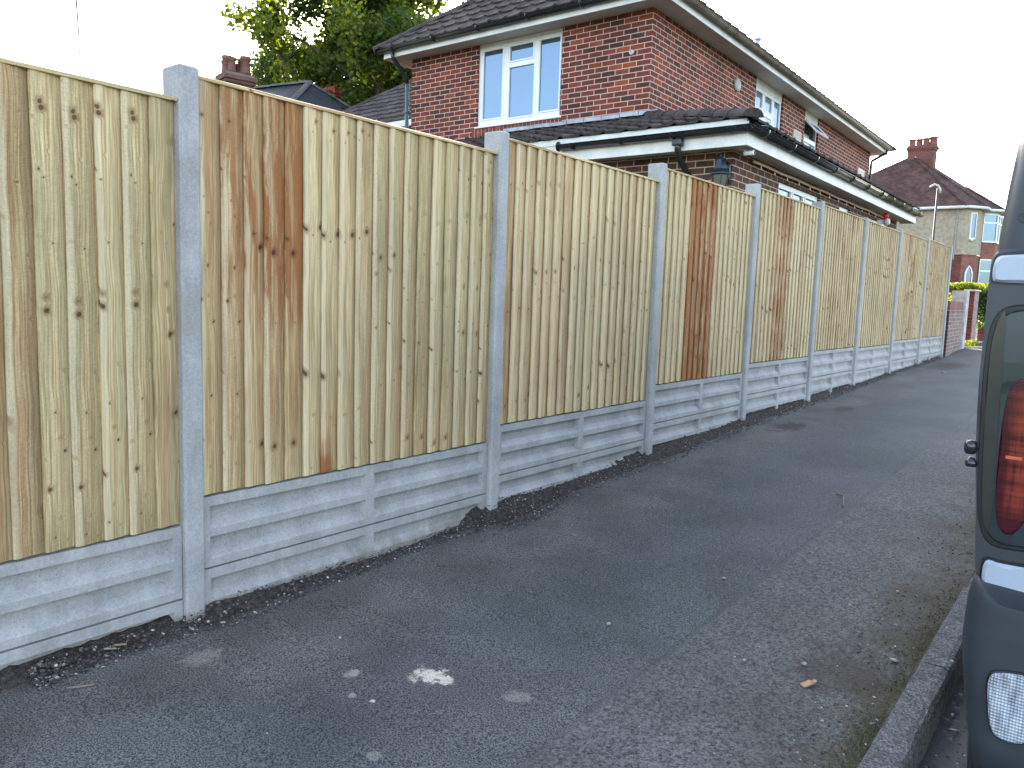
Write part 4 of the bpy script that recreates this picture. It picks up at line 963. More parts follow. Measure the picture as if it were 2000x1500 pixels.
# ---------------------------------------------------------------- trees
LEAF = m_leaf("broad_leaf", (.020, .040, .008), (.066, .110, .016), (.24, .28, .03))
BARK = plain("tree_bark", (.10, .085, .07), .9, .2, 0, .35, 8, .02)
def tree(name, base, top, rad, label, nl, seed, leaf=.11, leafmat=LEAF, squash=1.0, gap=.45, group=None):
    rn = random.Random(seed); T = empty(name, base, 0, label=label, cat="tree", group=group); m = MB(); B = Vector(base); Ht = top-base[2]
    tips = []
    def limb(p, d, L, r, lv):
        n = 5; pts = [p.copy()]; rs = [r]; q = p.copy(); dd = d.normalized()
        for i in range(n):
            dd = (dd+Vector((rn.uniform(-1, 1), rn.uniform(-1, 1), rn.uniform(-.5, .8)))*.16).normalized(); q = q+dd*L/n; pts.append(q.copy()); rs.append(r*(1-.62*(i+1)/n))
        m.tube(pts, rs, 7 if lv < 2 else 5, cap=False)
        if lv >= 3: tips.append((q, lv)); tips.append((pts[3], lv)); return
        kids = 4 if lv == 0 else 3
        for k in range(kids+(lv == 1)):
            t = rn.uniform(.35, 1); i = min(n, max(1, int(t*n))); a = rn.uniform(0, 6.28)
            side = Vector((math.cos(a), math.sin(a), rn.uniform(.0, .7))); limb(pts[i], dd*.5+side*.8, L*rn.uniform(.55, .75), rs[i]*.65, lv+1)
        tips.append((q, lv))
    tr = Ht*.38; m.tube([(0, 0, -.3), (.1, 0, tr*.5), (.0, .1, tr)], [Ht*.030, Ht*.024, Ht*.020], 9, cap=False)
    for k in range(6):
        a = k*1.05+rn.uniform(-.3, .3); limb(Vector((0, .05, tr*rn.uniform(.7, 1))), Vector((math.cos(a)*.75, math.sin(a)*.75, rn.uniform(.5, 1.3))), rad*rn.uniform(.75, 1.05), Ht*.012, 1)
    m.build("trunk", BARK, T, True)
    # leaf clumps through an uneven volume
    cz = tr+(Ht-tr)*.5; rz_ = (Ht-tr)*.58; cl = [(t[0], rad*.13) for t in tips]
    lobes = [(Vector((rn.gauss(0, 1), rn.gauss(0, 1), rn.gauss(0, 1))).normalized(), rn.uniform(.75, 1.12)) for _ in range(14)]
    while len(cl) < len(tips)+int(145):
        d = Vector((rn.gauss(0, 1), rn.gauss(0, 1), rn.gauss(0, 1))).normalized(); r = rn.random()**.45
        s = .8+.3*max(0, max(d.dot(l)*q for l, q in lobes))-.12
        p = Vector((d.x*rad*r*s, d.y*rad*r*s, cz+d.z*rz_*r*s*squash))
        if noise.noise(p*.55+Vector((seed, 0, 0))) < -.12*(1-gap): continue
        cl.append((p, rad*rn.uniform(.10, .19)))
    per = max(8, nl//len(cl)); V = []; F = []; BC = []
    R_ = np.random.RandomState(seed)
    for (c, cr_) in cl:
        k = int(per*rn.uniform(.5, 1.5)); tone = rn.random()
        P = R_.normal(size=(k, 3)); P /= np.linalg.norm(P, axis=1)[:, None]; P *= (R_.random_sample((k, 1))**.5)*cr_*np.array([1, 1, .75]); P += np.array(c)
        for p in P:
            a, b = R_.uniform(0, 6.28), R_.uniform(-1, 1); d1 = np.array([math.cos(a)*math.cos(b), math.sin(a)*math.cos(b), math.sin(b)]); d2 = np.cross(d1, R_.normal(size=3)); d2 /= np.linalg.norm(d2)+1e-6
            L = leaf*R_.uniform(.6, 1.25); n = len(V); d3 = np.cross(d1, d2)*L*.12
            V += [p-d1*L*.5, p+d2*L*.32+d3, p+d1*L*.55, p-d2*L*.32+d3]; F.append((n, n+1, n+2, n+3))
            t = min(1, max(0, tone*.6+R_.uniform(-.1, .5))); BC += [(t, 0, 0, 1)]*4
    o = new_obj("crown", V, F, leafmat, T); at = o.data.color_attributes.new("bc", 'FLOAT_COLOR', 'POINT'); at.data.foreach_set("color", np.array(BC, dtype=np.float32).ravel())
    return T
tree("broadleaf_tree", (-20.5, 19.7, -.9), 15.0, 5.1, "big leafy tree with dense green crown behind the slate roof", 64000, 3, leaf=.19)
tree("broadleaf_tree", (-19.6, 24.6, -.8), 13.2, 3.9, "more open tree whose yellow green top meets the brick house roof edge", 16000, 8, leaf=.20, gap=.1)
tree("garden_tree", (-26.6, 16.6, -.9), 8.7, 1.5, "small wispy tree top just left of the clay chimney pots", 2200, 11, leaf=.12)

# ---------------------------------------------------------------- far house on the right
FH = empty("rendered_house", (-4.95, 53.6, .1), 0, label="far semi detached house with grey pebbledash upper wall and brown hipped roof", cat="house")
def fh(m, name, mat, par=FH, **k):
    o = m.build(name, mat, None, **k); o.parent = par; o.matrix_parent_inverse = par.matrix_world.inverted() if False else Matrix.Translation((4.95, -53.6, -.1)); return o
PEB = plain("pebbledash", (.38, .32, .235), .95, .2, 0, .18, 5, .02)
fb = m_brick("far_house_brick_shaded", 0, [(.10, .030, .026), (.15, .040, .034), (.19, .055, .042)], (.20, .13, .11)); fby = m_brick("far_house_brick_side_lit", 1, [(.20, .075, .055), (.24, .09, .065), (.28, .11, .08)], (.26, .19, .15))  # one brick in a shaded and a lit copy, the light put into the colour
pts = [(-16, 52.85), (-5.55, 52.85), (-4.95, 53.65), (-4.95, 55.0)]
def prism(m, pts, z0, z1):
    for a, b in zip(pts, pts[1:]): m.poly((a[0], a[1], z0), (b[0], b[1], z0), (b[0], b[1], z1), (a[0], a[1], z1))
m = MB(); prism(m, pts, 3.32, 6.05); m.poly((-4.95, 55, 3.3), (-4.95, 62, 3.3), (-4.95, 62, 6.05), (-4.95, 55, 6.05)); m.poly((-16, 52.85, 3.3), (-16, 62, 3.3), (-16, 62, 6.05), (-16, 52.85, 6.05)); fh(m, "upper_wall", PEB)
m = MB(); prism(m, [(-16, 52.89), (-5.57, 52.89)], -.6, 3.32); fh(m, "lower_wall", fb)
m = MB(); prism(m, [(-5.57, 52.89), (-4.99, 53.68), (-4.99, 62)], -.6, 3.32); fh(m, "lower_wall", fby); m = MB(); m.poly((-16, 52.89, 3.3), (-16, 62, 3.3), (-16, 62, -.6), (-16, 52.89, -.6)); fh(m, "lower_wall", fby)
m = MB(); prism(m, [(-16, 52.83), (-5.54, 52.83), (-4.93, 53.62), (-4.93, 55)], 3.30, 3.36); fh(m, "band", PEB)
# bay: splayed, hung tiles between window bands
bay = [(-4.95, 55.0), (-4.30, 55.65), (-4.30, 57.4), (-4.95, 58.05)]
m = MB(); prism(m, bay, 3.15, 4.15); fh(m, "bay_wall", fby); m = MB(); prism(m, bay, -.6, .9); fh(m, "bay_wall", fby)
m = MB(); prism(m, bay, 5.85, 6.1); fh(m, "bay_head", FASC)
def bay_window(z0, z1):
    m = MB(); segs = list(zip(bay, bay[1:]))
    g = MB(); W = None
    for a, b in segs:
        A, B = Vector((*a, 0)), Vector((*b, 0)); d = (B-A); L = d.length; t = d.normalized(); nr = Vector((t.y, -t.x, 0))
        if nr.x < 0: nr = -nr
        n = 2 if L > 1.2 else 1
        def seg(u0, u1, c, e):
            P = [A+t*u0, A+t*u1]; m.add([(P[0]+nr*o_).to_tuple()[:2]+(z,) for o_ in (0, .05) for z in (c, e)]+[(P[1]+nr*o_).to_tuple()[:2]+(z,) for o_ in (0, .05) for z in (c, e)], [(0, 1, 3, 2), (4, 6, 7, 5), (0, 4, 5, 1), (2, 3, 7, 6), (1, 5, 7, 3), (0, 2, 6, 4)])
        fr = .09
        for k in range(n+1): u = L*k/n; seg(max(0, u-fr/2), min(L, u+fr/2), z0, z1)
        for z in (z0, z0+(z1-z0)*.66, z1-fr): seg(.001, L-.001, z+.001, z+fr)
        g.poly(*[(p.x, p.y, z) for p, z in ((A, z0), (B, z0), (B, z1), (A, z1))])
    W = fh(m, "bay_window", UPVC); gg = g.build("pane", GLASSD, None); gg.parent = W
bay_window(4.15, 5.85); bay_window(.9, 3.15)
# canted-wall windows
def cw(u, wd, z0, z1, arch=False):
    A, B = Vector((-5.55, 52.85, 0)), Vector((-4.95, 53.65, 0)); t = (B-A).normalized(); nr = Vector((t.y, -t.x, 0)); c = A+t*u
    m = MB(); g = MB()
    prof = [(-wd/2, z0), (wd/2, z0), (wd/2, z1)]+([(wd*.32, z1+.22), (0, z1+.42), (-wd*.32, z1+.22)] if arch else [])+[(-wd/2, z1)]
    k = len(prof); inner = [(p[0]*.72, (z0+.09 if p[1] == z0 else p[1]-.07)) for p in prof]
    def pt_(p, o_): q = c+t*p[0]+nr*o_; return (q.x, q.y, p[1])
    m.add([pt_(p, .06) for p in prof]+[pt_(p, .06) for p in inner]+[pt_(p, .0) for p in prof], [(i, (i+1) % k, k+(i+1) % k, k+i) for i in range(k)]+[(i, (i+1) % k, 2*k+(i+1) % k, 2*k+i) for i in range(k)])
    m.box(c.x-.02, c.x+.07, c.y-.3, c.y+.0, z0-.08, z0-.02)
    W = fh(m, "window", UPVC); g.poly(*[pt_(p, .03) for p in inner]); gg = g.build("pane", GLASSD, None); gg.parent = W
cw(.55, .42, 4.2, 5.75); cw(.55, .55, .8, 2.25, True)
ROOFB = m_fartile("brown_tile", (.070, .040, .036), (.125, .070, .058), .17, .085)
ev = [(-16.3, 52.5, 6.08), (-5.45, 52.5, 6.08), (-4.6, 53.6, 6.08), (-4.6, 54.9, 6.08), (-3.95, 55.5, 6.08), (-3.95, 57.6, 6.08), (-4.6, 58.3, 6.08), (-4.6, 62.3, 6.08), (-16.3, 62.3, 6.08)]
r1, r2_ = (-9.45, 56.2, 9.85), (-9.7, 58.6, 9.85); r3 = (-6.2, 56.4, 7.62)
m = MB(); m.poly(ev[0], ev[1], r1, r2_) ; m.poly(ev[1], ev[2], r1); m.poly(ev[2], ev[3], (-6.7, 55.6, 7.7), r1); m.poly(ev[3], ev[4], r3); m.poly(ev[4], ev[5], r3); m.poly(ev[5], ev[6], r3); m.poly(ev[3], r3, ev[6], (-9.2, 58.9, 9.85), r1); m.poly(ev[6], ev[7], (-9.2, 58.9, 9.85)); m.poly(ev[7], ev[8], r2_, (-9.2, 58.9, 9.85)); m.poly(ev[8], ev[0], r2_)
frf = fh(m, "roof", ROOFB)
m = MB()
for a, b in ((ev[1], r1), (ev[2], r1), (ev[4], r3), (r3, (-7.2, 56.4, 7.75)), (r1, r2_)): ridge_tiles(m, a, b, .13, .45)
q = m.build("ridge_tiles", ROOFB, None, bc=True); q.parent = frf
m = MB(); 
for a, b in zip(ev[:7], ev[1:8]):
    m.tube([(a[0], a[1], a[2]-.05), (b[0], b[1], b[2]-.05)], .085, 8)
fh(m, "gutter", FASC, smooth=True)
m = MB(); m.poly(*[(p[0], p[1], p[2]-.10) for p in ev]); fh(m, "soffit", SOFF)
m = MB(); m.tube([(-6.0, 52.80, 6.0), (-6.0, 52.80, 3.0)], .04, 8); fh(m, "downpipe", plain("grey_pipe", (.30, .28, .25), .6))
cs = chimney(FH, -4.75, -3.2, 2.3, 3.1, 7.6, 10.30, [(-4.58, 2.6, 1.1), (-4.17, 2.65, 1.1), (-3.77, 2.65, 1.15), (-3.37, 2.7, 1.3)], m_brick("stack_brick", 0, [(.14, .05, .042), (.19, .068, .055)], (.22, .15, .13)), plain("red_pot", (.25, .09, .075), .8, .2, 0, .2, 4), .40, fat=1.35)
m = MB(); m.poly((-4.3, 2.28, 9.45), (-3.15, 2.28, 8.45), (-3.15, 2.28, 8.65), (-4.3, 2.28, 9.65)); m.build("flashing", LEAD, cs)

# street lamp
sl_ = empty("street_lamp", (-5.30, 43.1, -.1), 0, label="tall thin street lamp with small arched head in front of the pebbledash house", cat="street lamp")
lampm = plain("lamp_column", (.055, .045, .045), .6, .4, 0, .1, 3); 
m = MB(); m.tube([(0, 0, 0), (0, 0, 1.2), (0.0, 0, 1.25), (.0, 0, 6.0)], [.08, .075, .055, .042], 10); m.build("column", lampm, sl_, True)
m = MB(); m.tube([(0.12, 0, 5.75), (.10, 0, 5.95), (0, 0, 6.12), (-.16, 0, 6.18), (-.34, 0, 6.05)], [.05, .055, .055, .06, .05], 10); m.build("lamp_head", plain("lamp_white", (.50, .49, .46), .5), sl_, True)

# ---------------------------------------------------------------- garden walls, piers, hedge at the far end
WBR = m_brick("garden_wall_brick", 1, [(.20, .13, .11), (.26, .17, .14), (.17, .10, .085), (.30, .22, .19)], (.40, .37, .33)); WBX = m_brick("garden_wall_brick_end", 0, [(.05, .022, .022), (.07, .03, .03)], (.14, .12, .11))
GW = empty("garden_wall", (.0, 17.4, zg(17.4)), label="weathered brick garden wall with soldier course top beyond the last fence post", cat="garden wall")
def gwp(m, name, mat, par=GW):
    o = m.build(name, mat, None); o.parent = par; o.matrix_parent_inverse = Matrix.Translation(-par.location); return o
GR_ = Matrix.Rotation(R(3.6), 3, 'Z'); GO = (.055, 17.36, 0)
m = MB(); m.box(-.17, .055, 17.36, 19.85, -1.2, -.02, 0, GR_, GO); gwp(m, "wall", WBR)
m = MB(); m.box(-.17, .058, 17.352, 17.36, -1.2, -.02, 0, GR_, GO); gwp(m, "end_face", WBX)
solg = m_brick("garden_soldier", 1, [(.18, .06, .05), (.24, .10, .08), (.15, .055, .045)], (.38, .31, .27), bw=.075, bh=.24)
m = MB(); m.box(-.172, .060, 17.355, 19.85, -.019, .185, .004, GR_, GO); gwp(m, "coping", solg)
m = MB(); m.box(-.36, -.055, 19.90, 20.20, -1.1, .44, .006); o = gwp(m, "pier", plain("whitewashed_brick", (.50, .46, .43), .9, .2, 0, .2, 9, .01))
GP_ = empty("gate_pier", (.03, 21.4, zg(21.4)), label="dark red brick gate pier with a pale stone cap beyond the garden wall", cat="gate pier")
m = MB(); m.box(-.30, -.11, 21.25, 21.80, -.95, .46, .004); gwp(m, "pier", m_brick("pier_brick", 0, [(.13, .030, .022), (.17, .04, .03), (.10, .03, .025)], (.17, .10, .085)), GP_)
m = MB(); m.box(-.109, -.095, 21.26, 21.79, -.95, .46); gwp(m, "side_face", plain("pier_side", (.34, .25, .22), .9, .2, 0, .25, 12), GP_)
m = MB(); m.box(-.33, -.06, 21.2, 21.85, .462, .50, .012); gwp(m, "cap", plain("stone_cap", (.60, .55, .47), .8), GP_)
FWl = MB(); FWl.box(-2.4, -.52, 22.9, 23.1, -1.0, .50, .004)
tag(FWl.build("boundary_wall", m_brick("boundary_brick", 0, [(.26, .05, .04), (.32, .07, .055), (.20, .05, .04)], (.28, .18, .15))), "red brick boundary wall under the hedge at the far end", "garden wall")
LW = MB(); LW.box(-.30, .9, 23.6, 23.8, -1.0, -.15, .004)
tag(LW.build("low_wall", m_brick("low_brick", 0, [(.22, .09, .07), (.28, .13, .1)], (.30, .22, .18))), "low brick wall below the dark green shrub beside the gate pier", "garden wall")
def hedge(name, x0, x1, y0, y1, z0, z1, n, mat, label, cat="hedge", leaf=.07, seed=1):
    R_ = np.random.RandomState(seed); V = []; F = []; BC = []
    for i in range(n):
        p = np.array([R_.uniform(x0, x1), R_.uniform(y0, y1), z0+(z1-z0)*R_.random_sample()**.6]); p[2] += .12*noise.noise(Vector((p[0]*2.5, p[1]*2.5, seed)))
        d1 = R_.normal(size=3); d1 /= np.linalg.norm(d1); d2 = np.cross(d1, R_.normal(size=3)); d2 /= np.linalg.norm(d2); L = leaf*R_.uniform(.6, 1.3); k = len(V)
        V += [p-d1*L*.5, p+d2*L*.35, p+d1*L*.5, p-d2*L*.35]; F.append((k, k+1, k+2, k+3)); BC += [(R_.random_sample(), 0, 0, 1)]*4
    hd = empty(name, ((x0+x1)/2, (y0+y1)/2, z0), label=label, cat=cat); base = hd.location
    o = new_obj("foliage", [v-np.array(base) for v in V], F, mat, hd); at = o.data.color_attributes.new("bc", 'FLOAT_COLOR', 'POINT'); at.data.foreach_set("color", np.array(BC, dtype=np.float32).ravel())
    m = MB(); rn = random.Random(seed)
    for k in range(max(3, int((x1-x0)*5))):
        x = rn.uniform(x0, x1)-base[0]; y = rn.uniform(y0, y1)-base[1]; m.tube([(x, y, -.2), (x+rn.uniform(-.1, .1), y, (z1-z0)*.7)], .012, 5)
    m.build("stems", BARK, hd)
YLF = m_leaf("privet_leaf", (.08, .12, .02), (.18, .24, .035), (.30, .33, .05)); DLF = m_leaf("dark_leaf", (.015, .045, .015), (.03, .085, .025), (.06, .14, .04))
hedge("privet_hedge", -2.8, .1, 23.2, 24.1, .35, .70, 9000, YLF, "clipped yellow green privet hedge above the far brick walls", seed=2)
hedge("ivy_shrub", -.34, .7, 22.9, 23.5, -.45, .50, 5000, DLF, "dark green shrub right of the capped gate pier", "shrub", .06, 3)
hedge("wall_plant", -.9, -.42, 18.2, 22.2, -.2, .35, 700, YLF, "yellow green leaves poking over the low garden wall", "shrub", .06, 4)
hedge("verge_weeds", -.28, .10, 20.4, 21.1, -.84, -.70, 500, YLF, "tuft of sunlit weeds at the foot of the gate pier", "weeds", .05, 5)
m = MB(); m.box(-.2, .55, 20.45, 21.15, zg(20.6)-.01, zg(20.6)+.02, .006); tag(m.build("driveway_sun_strip", plain("sunlit_apron", (.42, .35, .28), .9, .2, 0, .15, 4)), kind="structure")  # driveway strip coloured pale to stand in for sunlight on the ground

# ---------------------------------------------------------------- van
VY = 2.2
VAN = empty("parked_van", (3.65, VY, zg(2.2)-.115), label="dark grey van parked against the kerb seen from its rear left corner", cat="van")
VB = Vector(VAN.location)
VG = NB("van_grey_paint"); vo = VG.geo(); VG.fin(VG.mul((.034, .041, .049), VG.rng(VG.noise(vo, 4, 3), .3, .7, .9, 1.1)), .38, VG.bump(VG.noise(vo, 900, 2), .05, .001), .5); VG = VG.mat
VP = NB("van_bumper_plastic"); vo = VP.geo(); VP.fin(VP.mul((.031, .038, .046), VP.rng(VP.noise(vo, 9, 4), .3, .7, .85, 1.15)), .55, VP.bump(VP.noise(vo, 700, 2), .25, .001), .4); VP = VP.mat
VS = plain("van_black_seal", (.006, .007, .008), .4, .5); VW = plain("van_hinge_paint", (.36, .42, .49), .25, .5, 0, .03, 5)
def vobj(m, name, mat, par=VAN, smooth=False):
    o = m.build(name, mat, None, smooth); o.parent = par; o.matrix_parent_inverse = Matrix.Translation(-VB) if par is VAN else Matrix(); return o
CX = 3.65
SIL = [(.60, 2.83), (.56, 2.775), (.487, 2.735), (.397, 2.716), (.299, 2.706), (.222, 2.700), (.128, 2.694), (-.14, 2.692), (-.34, 2.700), (-.50, 2.712), (-.66, 2.722), (-.80, 2.724), (-1.0, 2.732), (-1.20, 2.745)]
def ring_at(y, inset=0, zs=None):
    L = [(x+inset*(1 if i > 0 else 1), z) for i, (z, x) in enumerate(SIL)]
    return [(x, y, z) for x, z in L]+[(2*CX-x, y, z) for x, z in L[::-1]]
# body: rounded rear corner, long sides, sloping nose
secs = [(VY+.012, .075, 0), (VY+.020, .038, 0), (VY+.038, .014, 0), (VY+.07, .0, 0), (VY+.5, -.005, 0), (VY+2.2, -.01, 0), (VY+3.4, .0, 0), (VY+3.9, .03, -.0)]
vs = []; k = 28
for (y, ins, dz) in secs:
    for i, (x, yy, z) in enumerate(ring_at(y)):
        sgn = 1 if x < CX else -1; vs.append((x+sgn*ins, y, z+zg(y)-zg(VY)-(ins*.5 if z > .5 else 0)))
for (y, hz, ins) in ((VY+4.25, .12, .08), (VY+4.7, -.32, .12), (VY+4.85, -.62, .2)):
    for i, (x, yy, z) in enumerate(ring_at(y)):
        sgn = 1 if x < CX else -1; top = .60; zz = -1.2+(z+1.2)*(hz+1.2)/(top+1.2); vs.append((x+sgn*ins, y, zz+zg(y)-zg(VY)))
nS = len(secs)+3
fs = [(j*k+q, j*k+(q+1) % k, (j+1)*k+(q+1) % k, (j+1)*k+q) for j in range(nS-1) for q in range(k)]
fs += [tuple(range(k))[::-1], tuple((nS-1)*k+q for q in range(k))]
m = MB(); m.add(vs, [f[::-1] for f in fs]); vobj(m, "body", VG, smooth=True).data.polygons[-2].use_smooth = False
def plate(m, pts, y0, y1, bev=.004):
    """prism in the xz plane from outline pts (x,z), front at y0 (towards viewer), chamfered"""
    n = len(pts); cx_ = sum(p[0] for p in pts)/n; cz_ = sum(p[1] for p in pts)/n
    def sh(p, d): v = Vector((cx_-p[0], cz_-p[1])); return (p[0]+v.x/v.length*d, p[1]+v.y/v.length*d)
    A = [(p[0], y1, p[1]) for p in pts]; B = [(p[0], y0+bev, p[1]) for p in pts]; C_ = [(q[0], y0, q[1]) for q in (sh(p, bev) for p in pts)]
    fs = [(i, (i+1) % n, n+(i+1) % n, n+i) for i in range(n)]+[(n+i, n+(i+1) % n, 2*n+(i+1) % n, 2*n+i) for i in range(n)]+[tuple(range(2*n, 3*n))]
    m.add(A+B+C_, fs)
def smooth_loop(pts, it=2):
    for _ in range(it):
        q = []
        for i, p in enumerate(pts):
            r = pts[(i+1) % len(pts)]; q += [(p[0]*.75+r[0]*.25, p[1]*.75+r[1]*.25), (p[0]*.25+r[0]*.75, p[1]*.25+r[1]*.75)]
        pts = q
    return pts
def mir(pts): return [(2*CX-x, z) for x, z in pts][::-1]
seal = [(2.86, .022), (2.80, .022), (2.742, .018), (2.716, .0), (2.702, -.045), (2.699, -.16), (2.704, -.30), (2.712, -.44), (2.720, -.515), (2.738, -.562), (2.765, -.577), (2.84, -.572), (2.93, -.560), (2.93, .0)]
lens = [(x+(.010 if x < 2.80 else -.010 if x > 2.9 else 0), z+(-.012 if z > -.01 else .012 if z < -.5 else 0)) for x, z in seal]
band = [(2.728, .002), (2.716, -.045), (2.713, -.16), (2.716, -.30), (2.724, -.44), (2.733, -.52), (2.752, -.545), (2.748, -.36), (2.740, -.16), (2.738, .004)]
redl = [(2.775, -.155), (2.757, -.185), (2.751, -.26), (2.750, -.36), (2.753, -.46), (2.762, -.515), (2.782, -.540), (2.806, -.525), (2.832, -.46), (2.84, -.36), (2.835, -.24), (2.818, -.17), (2.797, -.152)]
def m_tail():
    g = NB("red_lens"); o = g.obj(); s = g.sep(o); ax = g.m('ABSOLUTE', g.m('SUBTRACT', s[0], 3.65)); z = s[2]
    nv = g.noise(g.comb(g.m('MULTIPLY', s[0], 90), 0, g.m('MULTIPLY', z, 6)), 1, 4, .7); nh = g.noise(g.comb(0, 0, g.m('MULTIPLY', z, 45)), 1, 2)
    inner = g.m('MULTIPLY', g.rng(ax, .888, .866), g.rng(ax, .80, .83))
    vert = g.m('MULTIPLY', g.rng(z, -.52, -.44), g.rng(z, -.17, -.22)); f = g.m('MULTIPLY', g.m('MULTIPLY', inner, vert), g.rng(g.m('ADD', g.m('MULTIPLY', nv, .6), g.m('MULTIPLY', nh, .4)), .34, .60))
    c = g.mix(f, (.060, .004, .010), (.24, .040, .018)); c = g.mix(g.m('MULTIPLY', g.rng(nv, .55, .75), g.rng(z, -.30, -.22)), c, (.16, .06, .06))
    r = g.m('ADD', g.m('SINE', g.m('MULTIPLY', s[0], 2400)), g.m('SINE', g.m('MULTIPLY', z, 1500)))
    c = g.mul(c, g.rng(r, -2, 2, .86, 1.12, False)); c = g.mul(c, g.rng(nh, .3, .7, .5, 1.1))
    return g.fin(c, .08, g.bump(r, .06, .001), .6)
LRED = m_tail(); LAMB = m_lens("amber_lens", (.42, .12, .05), .10, 400, 260)
LSM = m_glass("smoked_lens", (.014, .016, .018), .10, (.5, .75, 1)); LCL = m_lens("clear_lamp_lens", (.30, .34, .39), .05, 150, 130)
LDK = plain("dark_lens_edge", (.030, .034, .030), .15, .6)
for side in (0, 1):
    T_ = mir if side else (lambda p: p)
    a = MB(); plate(a, T_(smooth_loop(seal, 2)), VY-.004, VY+.05, .004); sl0 = vobj(a, "tail_light", VS)
    def sub(mb, nm, mt): q = mb.build(nm, mt, None); q.parent = sl0; q.matrix_parent_inverse = Matrix(); q.matrix_world = Matrix(); q.location = (0, 0, 0); return q
    a = MB(); plate(a, T_(smooth_loop(lens, 2)), VY-.010, VY+.02, .005); sub(a, "lens", LSM)
    a = MB(); plate(a, T_(smooth_loop(band, 2)), VY-.0125, VY-.006, .001); sub(a, "lens_edge", LDK)
    a = MB(); plate(a, T_(smooth_loop(redl, 2)), VY-.0165, VY-.006, .006); sub(a, "red_lens", LRED)
    am = [(2.768, -.20), (2.764, -.30), (2.766, -.385), (2.800, -.385), (2.815, -.30), (2.808, -.20)]
    a = MB(); a.box(*(sorted([T_([(2.766, 0)])[0][0], T_([(2.80, 0)])[0][0]])), VY-.019, VY-.015, -.350, -.342, .001); sub(a, "reflector_bar", plain("orange_bar", (.55, .10, .05), .3))
    hu = [(2.90, .137), (2.718, .136), (2.704, .128), (2.699, .108), (2.699, .082), (2.706, .068), (2.90, .070)]
    a = MB(); plate(a, T_(smooth_loop([(x-.006, z+(.008 if z > .1 else -.007)) for x, z in hu], 2)), VY-.001, VY+.05, .003); vobj(a, "hinge_recess", VS)
    a = MB(); plate(a, T_(smooth_loop(hu, 2)), VY-.014, VY+.02, .008); vobj(a, "hinge_cover", VW)
    hl = [(2.92, -.604), (2.775, -.612), (2.755, -.606), (2.744, -.612), (2.741, -.640), (2.743, -.668), (2.757, -.683), (2.78, -.686), (2.92, -.672)]
    a = MB(); plate(a, T_(smooth_loop([(x-.006, z+(.008 if z > -.65 else -.007)) for x, z in hl], 2)), VY-.003, VY+.05, .003); vobj(a, "hinge_recess", VS)
    a = MB(); plate(a, T_(smooth_loop(hl, 2)), VY-.016, VY+.02, .008); vobj(a, "hinge_cover", VW)
    # pillar step and panel creases
    st_ = [(2.9, .155), (2.705, .150), (2.692, .125), (2.691, .06), (2.691, -.15), (2.694, -.25), (2.699, -.34), (2.706, -.42), (2.713, -.50), (2.724, -.64), (2.732, -.70), (2.9, -.70)]
    a = MB(); plate(a, T_(st_), VY-.0005, VY+.06, .012); vobj(a, "pillar_trim", VG)
    a = MB(); a.tube([(T_([(2.748, 0)])[0][0]+.010*math.cos(t*.314), VY+.010, .222+.010*math.sin(t*.314)) for t in range(21)], .0008, 6); vobj(a, "round_cap", VS)
# bumper
def bump_pts():
    return [(2.726, -.640), (2.718, -.668), (2.711, -.707), (2.708, -.80), (2.714, -.88), (2.724, -.95), (2.742, -1.06), (2.765, -1.17)]
bp = bump_pts(); vs = []; yy = [(VY-.002, .052), (VY-.035, .040), (VY-.030, .016), (VY-.005, .004), (VY+.04, 0.0), (VY+.35, 0.003)]
Lp = [(x, z) for x, z in bp]; Rp = [(2*CX-x, z) for x, z in bp][::-1]
k = len(bp)
m = MB(); vs = []
cols_ = [(VY+.35, 0, 0), (VY+.06, 0, 0), (VY+.0, .004, 0), (VY-.028, .018, 0), (VY-.042, .042, 0), (VY-.045, .07, 0), (VY-.048, .18, 0), (VY-.055, .5, 0)]
for (y, ins, _) in cols_:
    for q_, (x, z) in enumerate(bp): vs.append((x+ins, y+.02*abs(z+.85), z if q_ > 1 else min(z, -.64-min(ins, .05)*1.3)))
for (y, ins, _) in cols_[::-1]:
    for q_, (x, z) in enumerate(bp): vs.append((2*CX-x-ins, y+.02*abs(z+.85), z if q_ > 1 else min(z, -.64-min(ins, .05)*1.3)))
n = len(cols_)*2; fs = [(j*k+q, j*k+q+1, (j+1)*k+q+1, (j+1)*k+q) for j in range(n-1) for q in range(k-1)]
topc = [j*k for j in range(n)]; fs.append(tuple(topc)); fs.append(tuple(j*k+k-1 for j in range(n))[::-1])
m.add(vs, fs); bumper = vobj(m, "bumper", VP, smooth=True)
for side in (0, 1):
    T_ = mir if side else (lambda p: p)
    lp_ = smooth_loop([(2.876, -.850), (2.80, -.862), (2.782, -.880), (2.784, -.93), (2.794, -1.00), (2.812, -1.030), (2.876, -1.024), (2.892, -.94)], 2)
    a = MB(); plate(a, T_([(x+(x-2.835)*.07, z+(z+.94)*.045) for x, z in lp_]), VY-.055, VY-.02, .004); q0 = a.build("lamp_surround", VS, None); q0.parent = VAN; q0.matrix_parent_inverse = Matrix.Translation(-VB)
    a = MB(); plate(a, T_(lp_), VY-.062, VY-.03, .006); q1 = a.build("clear_lens", LCL, None); q1.parent = q0
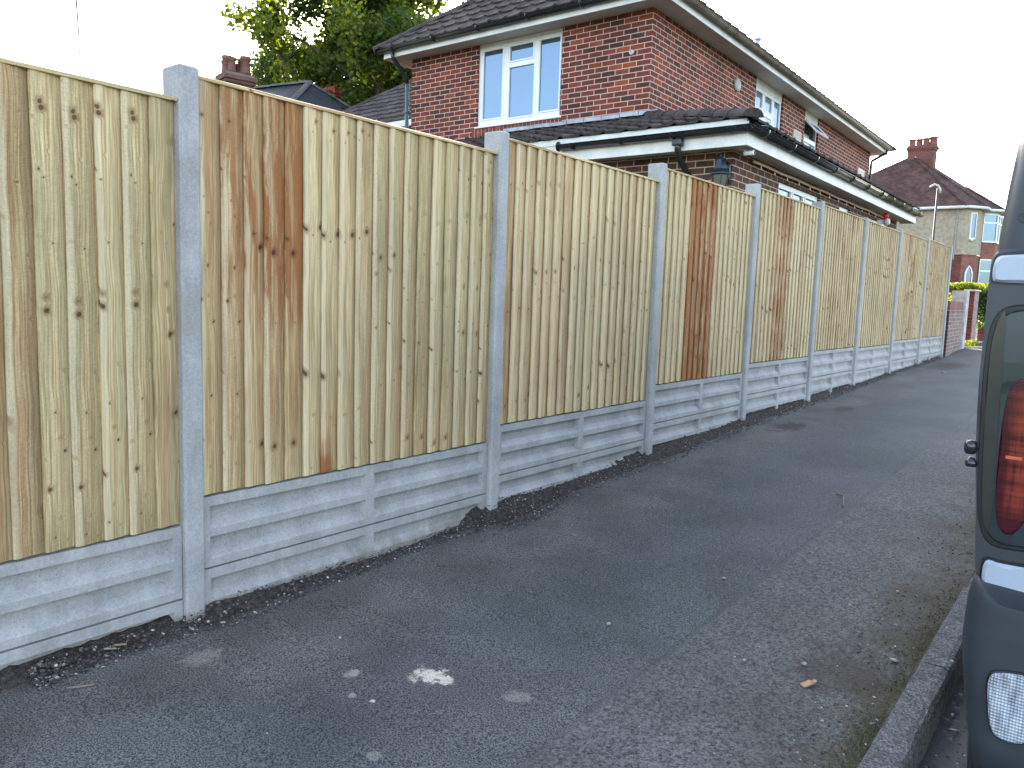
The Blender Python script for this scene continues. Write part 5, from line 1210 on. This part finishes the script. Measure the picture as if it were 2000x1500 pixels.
# door stay knob on the left flank
m = MB(); m.lathe([(0, .0), (.010, .001), (.0145, .010), (.015, .022), (.012, .032), (0, .036)], (2.690, VY-.004, -.352), 14); m.lathe([(0, -.026), (.012, -.024), (.0145, -.014), (.006, -.002), (0, 0)], (2.694, VY-.004, -.358), 14)
m.tube([(2.705, VY+.0, -.335), (2.694, VY-.003, -.338)], .006, 8); vobj(m, "door_knob", plain("satin_black", (.02, .025, .03), .12, .8, .3), smooth=True)
# rear doors: windows, gap, plate recess; wheels
m = MB(); m.box(CX-.004, CX+.004, VY+.004, VY+.02, -.66, .50); vobj(m, "door_gap", VS)
for s_ in (-1, 1):
    m = MB(); plate(m, smooth_loop([(CX+s_*.06, .40), (CX+s_*.64, .37), (CX+s_*.66, -.15), (CX+s_*.06, -.15)], 2), VY+.002, VY+.03, .004); vobj(m, "rear_window", GLASSD)
m = MB(); m.box(CX-.03, CX+.14, VY-.02, VY+.01, -.42, -.36, .01); vobj(m, "door_handle", VP)
m = MB(); m.box(CX-.27, CX+.27, VY-.03, VY-.001, -.62, -.50, .006); vobj(m, "plate_holder", plain("plate_yellow", (.55, .42, .03), .5))
tyre = plain("tyre_rubber", (.018, .018, .018), .9); rimm = plain("wheel_steel", (.35, .36, .37), .4, .5, .6)
for wy_ in (VY+.95, VY+3.95):
    for wx in (2.80, 2*CX-2.80):
        zc = zg(wy_)-.115+.32; m = MB(); m.lathe([(.19, -.10), (.30, -.10), (.318, -.08), (.32, 0), (.318, .08), (.30, .10), (.19, .10)], (wx, wy_, zc), 28, 'x'); Wl = vobj(m, "wheel", tyre, smooth=True)
        m = MB(); m.lathe([(0, -.07), (.06, -.075), (.10, -.05), (.19, -.09), (.19, .09), (0, .08)], (wx, wy_, zc), 20, 'x'); q = m.build("rim", rimm, None, True); q.parent = Wl
for s_ in (-1, 1):
    m = MB(); x0 = CX+s_*.965
    m.add([(x0, VY+2.6, .42), (x0, VY+3.55, .42), (x0+s_*.0, VY+3.9, .05), (x0, VY+3.9, -.12), (x0, VY+2.6, -.12)], [(0, 1, 2, 3, 4)]); vobj(m, "side_window", GLASSD)
    m = MB(); m.box(x0+s_*.02, x0+s_*.19, VY+3.6, VY+3.68, -.16, .06, .02); vobj(m, "wing_mirror", VP)
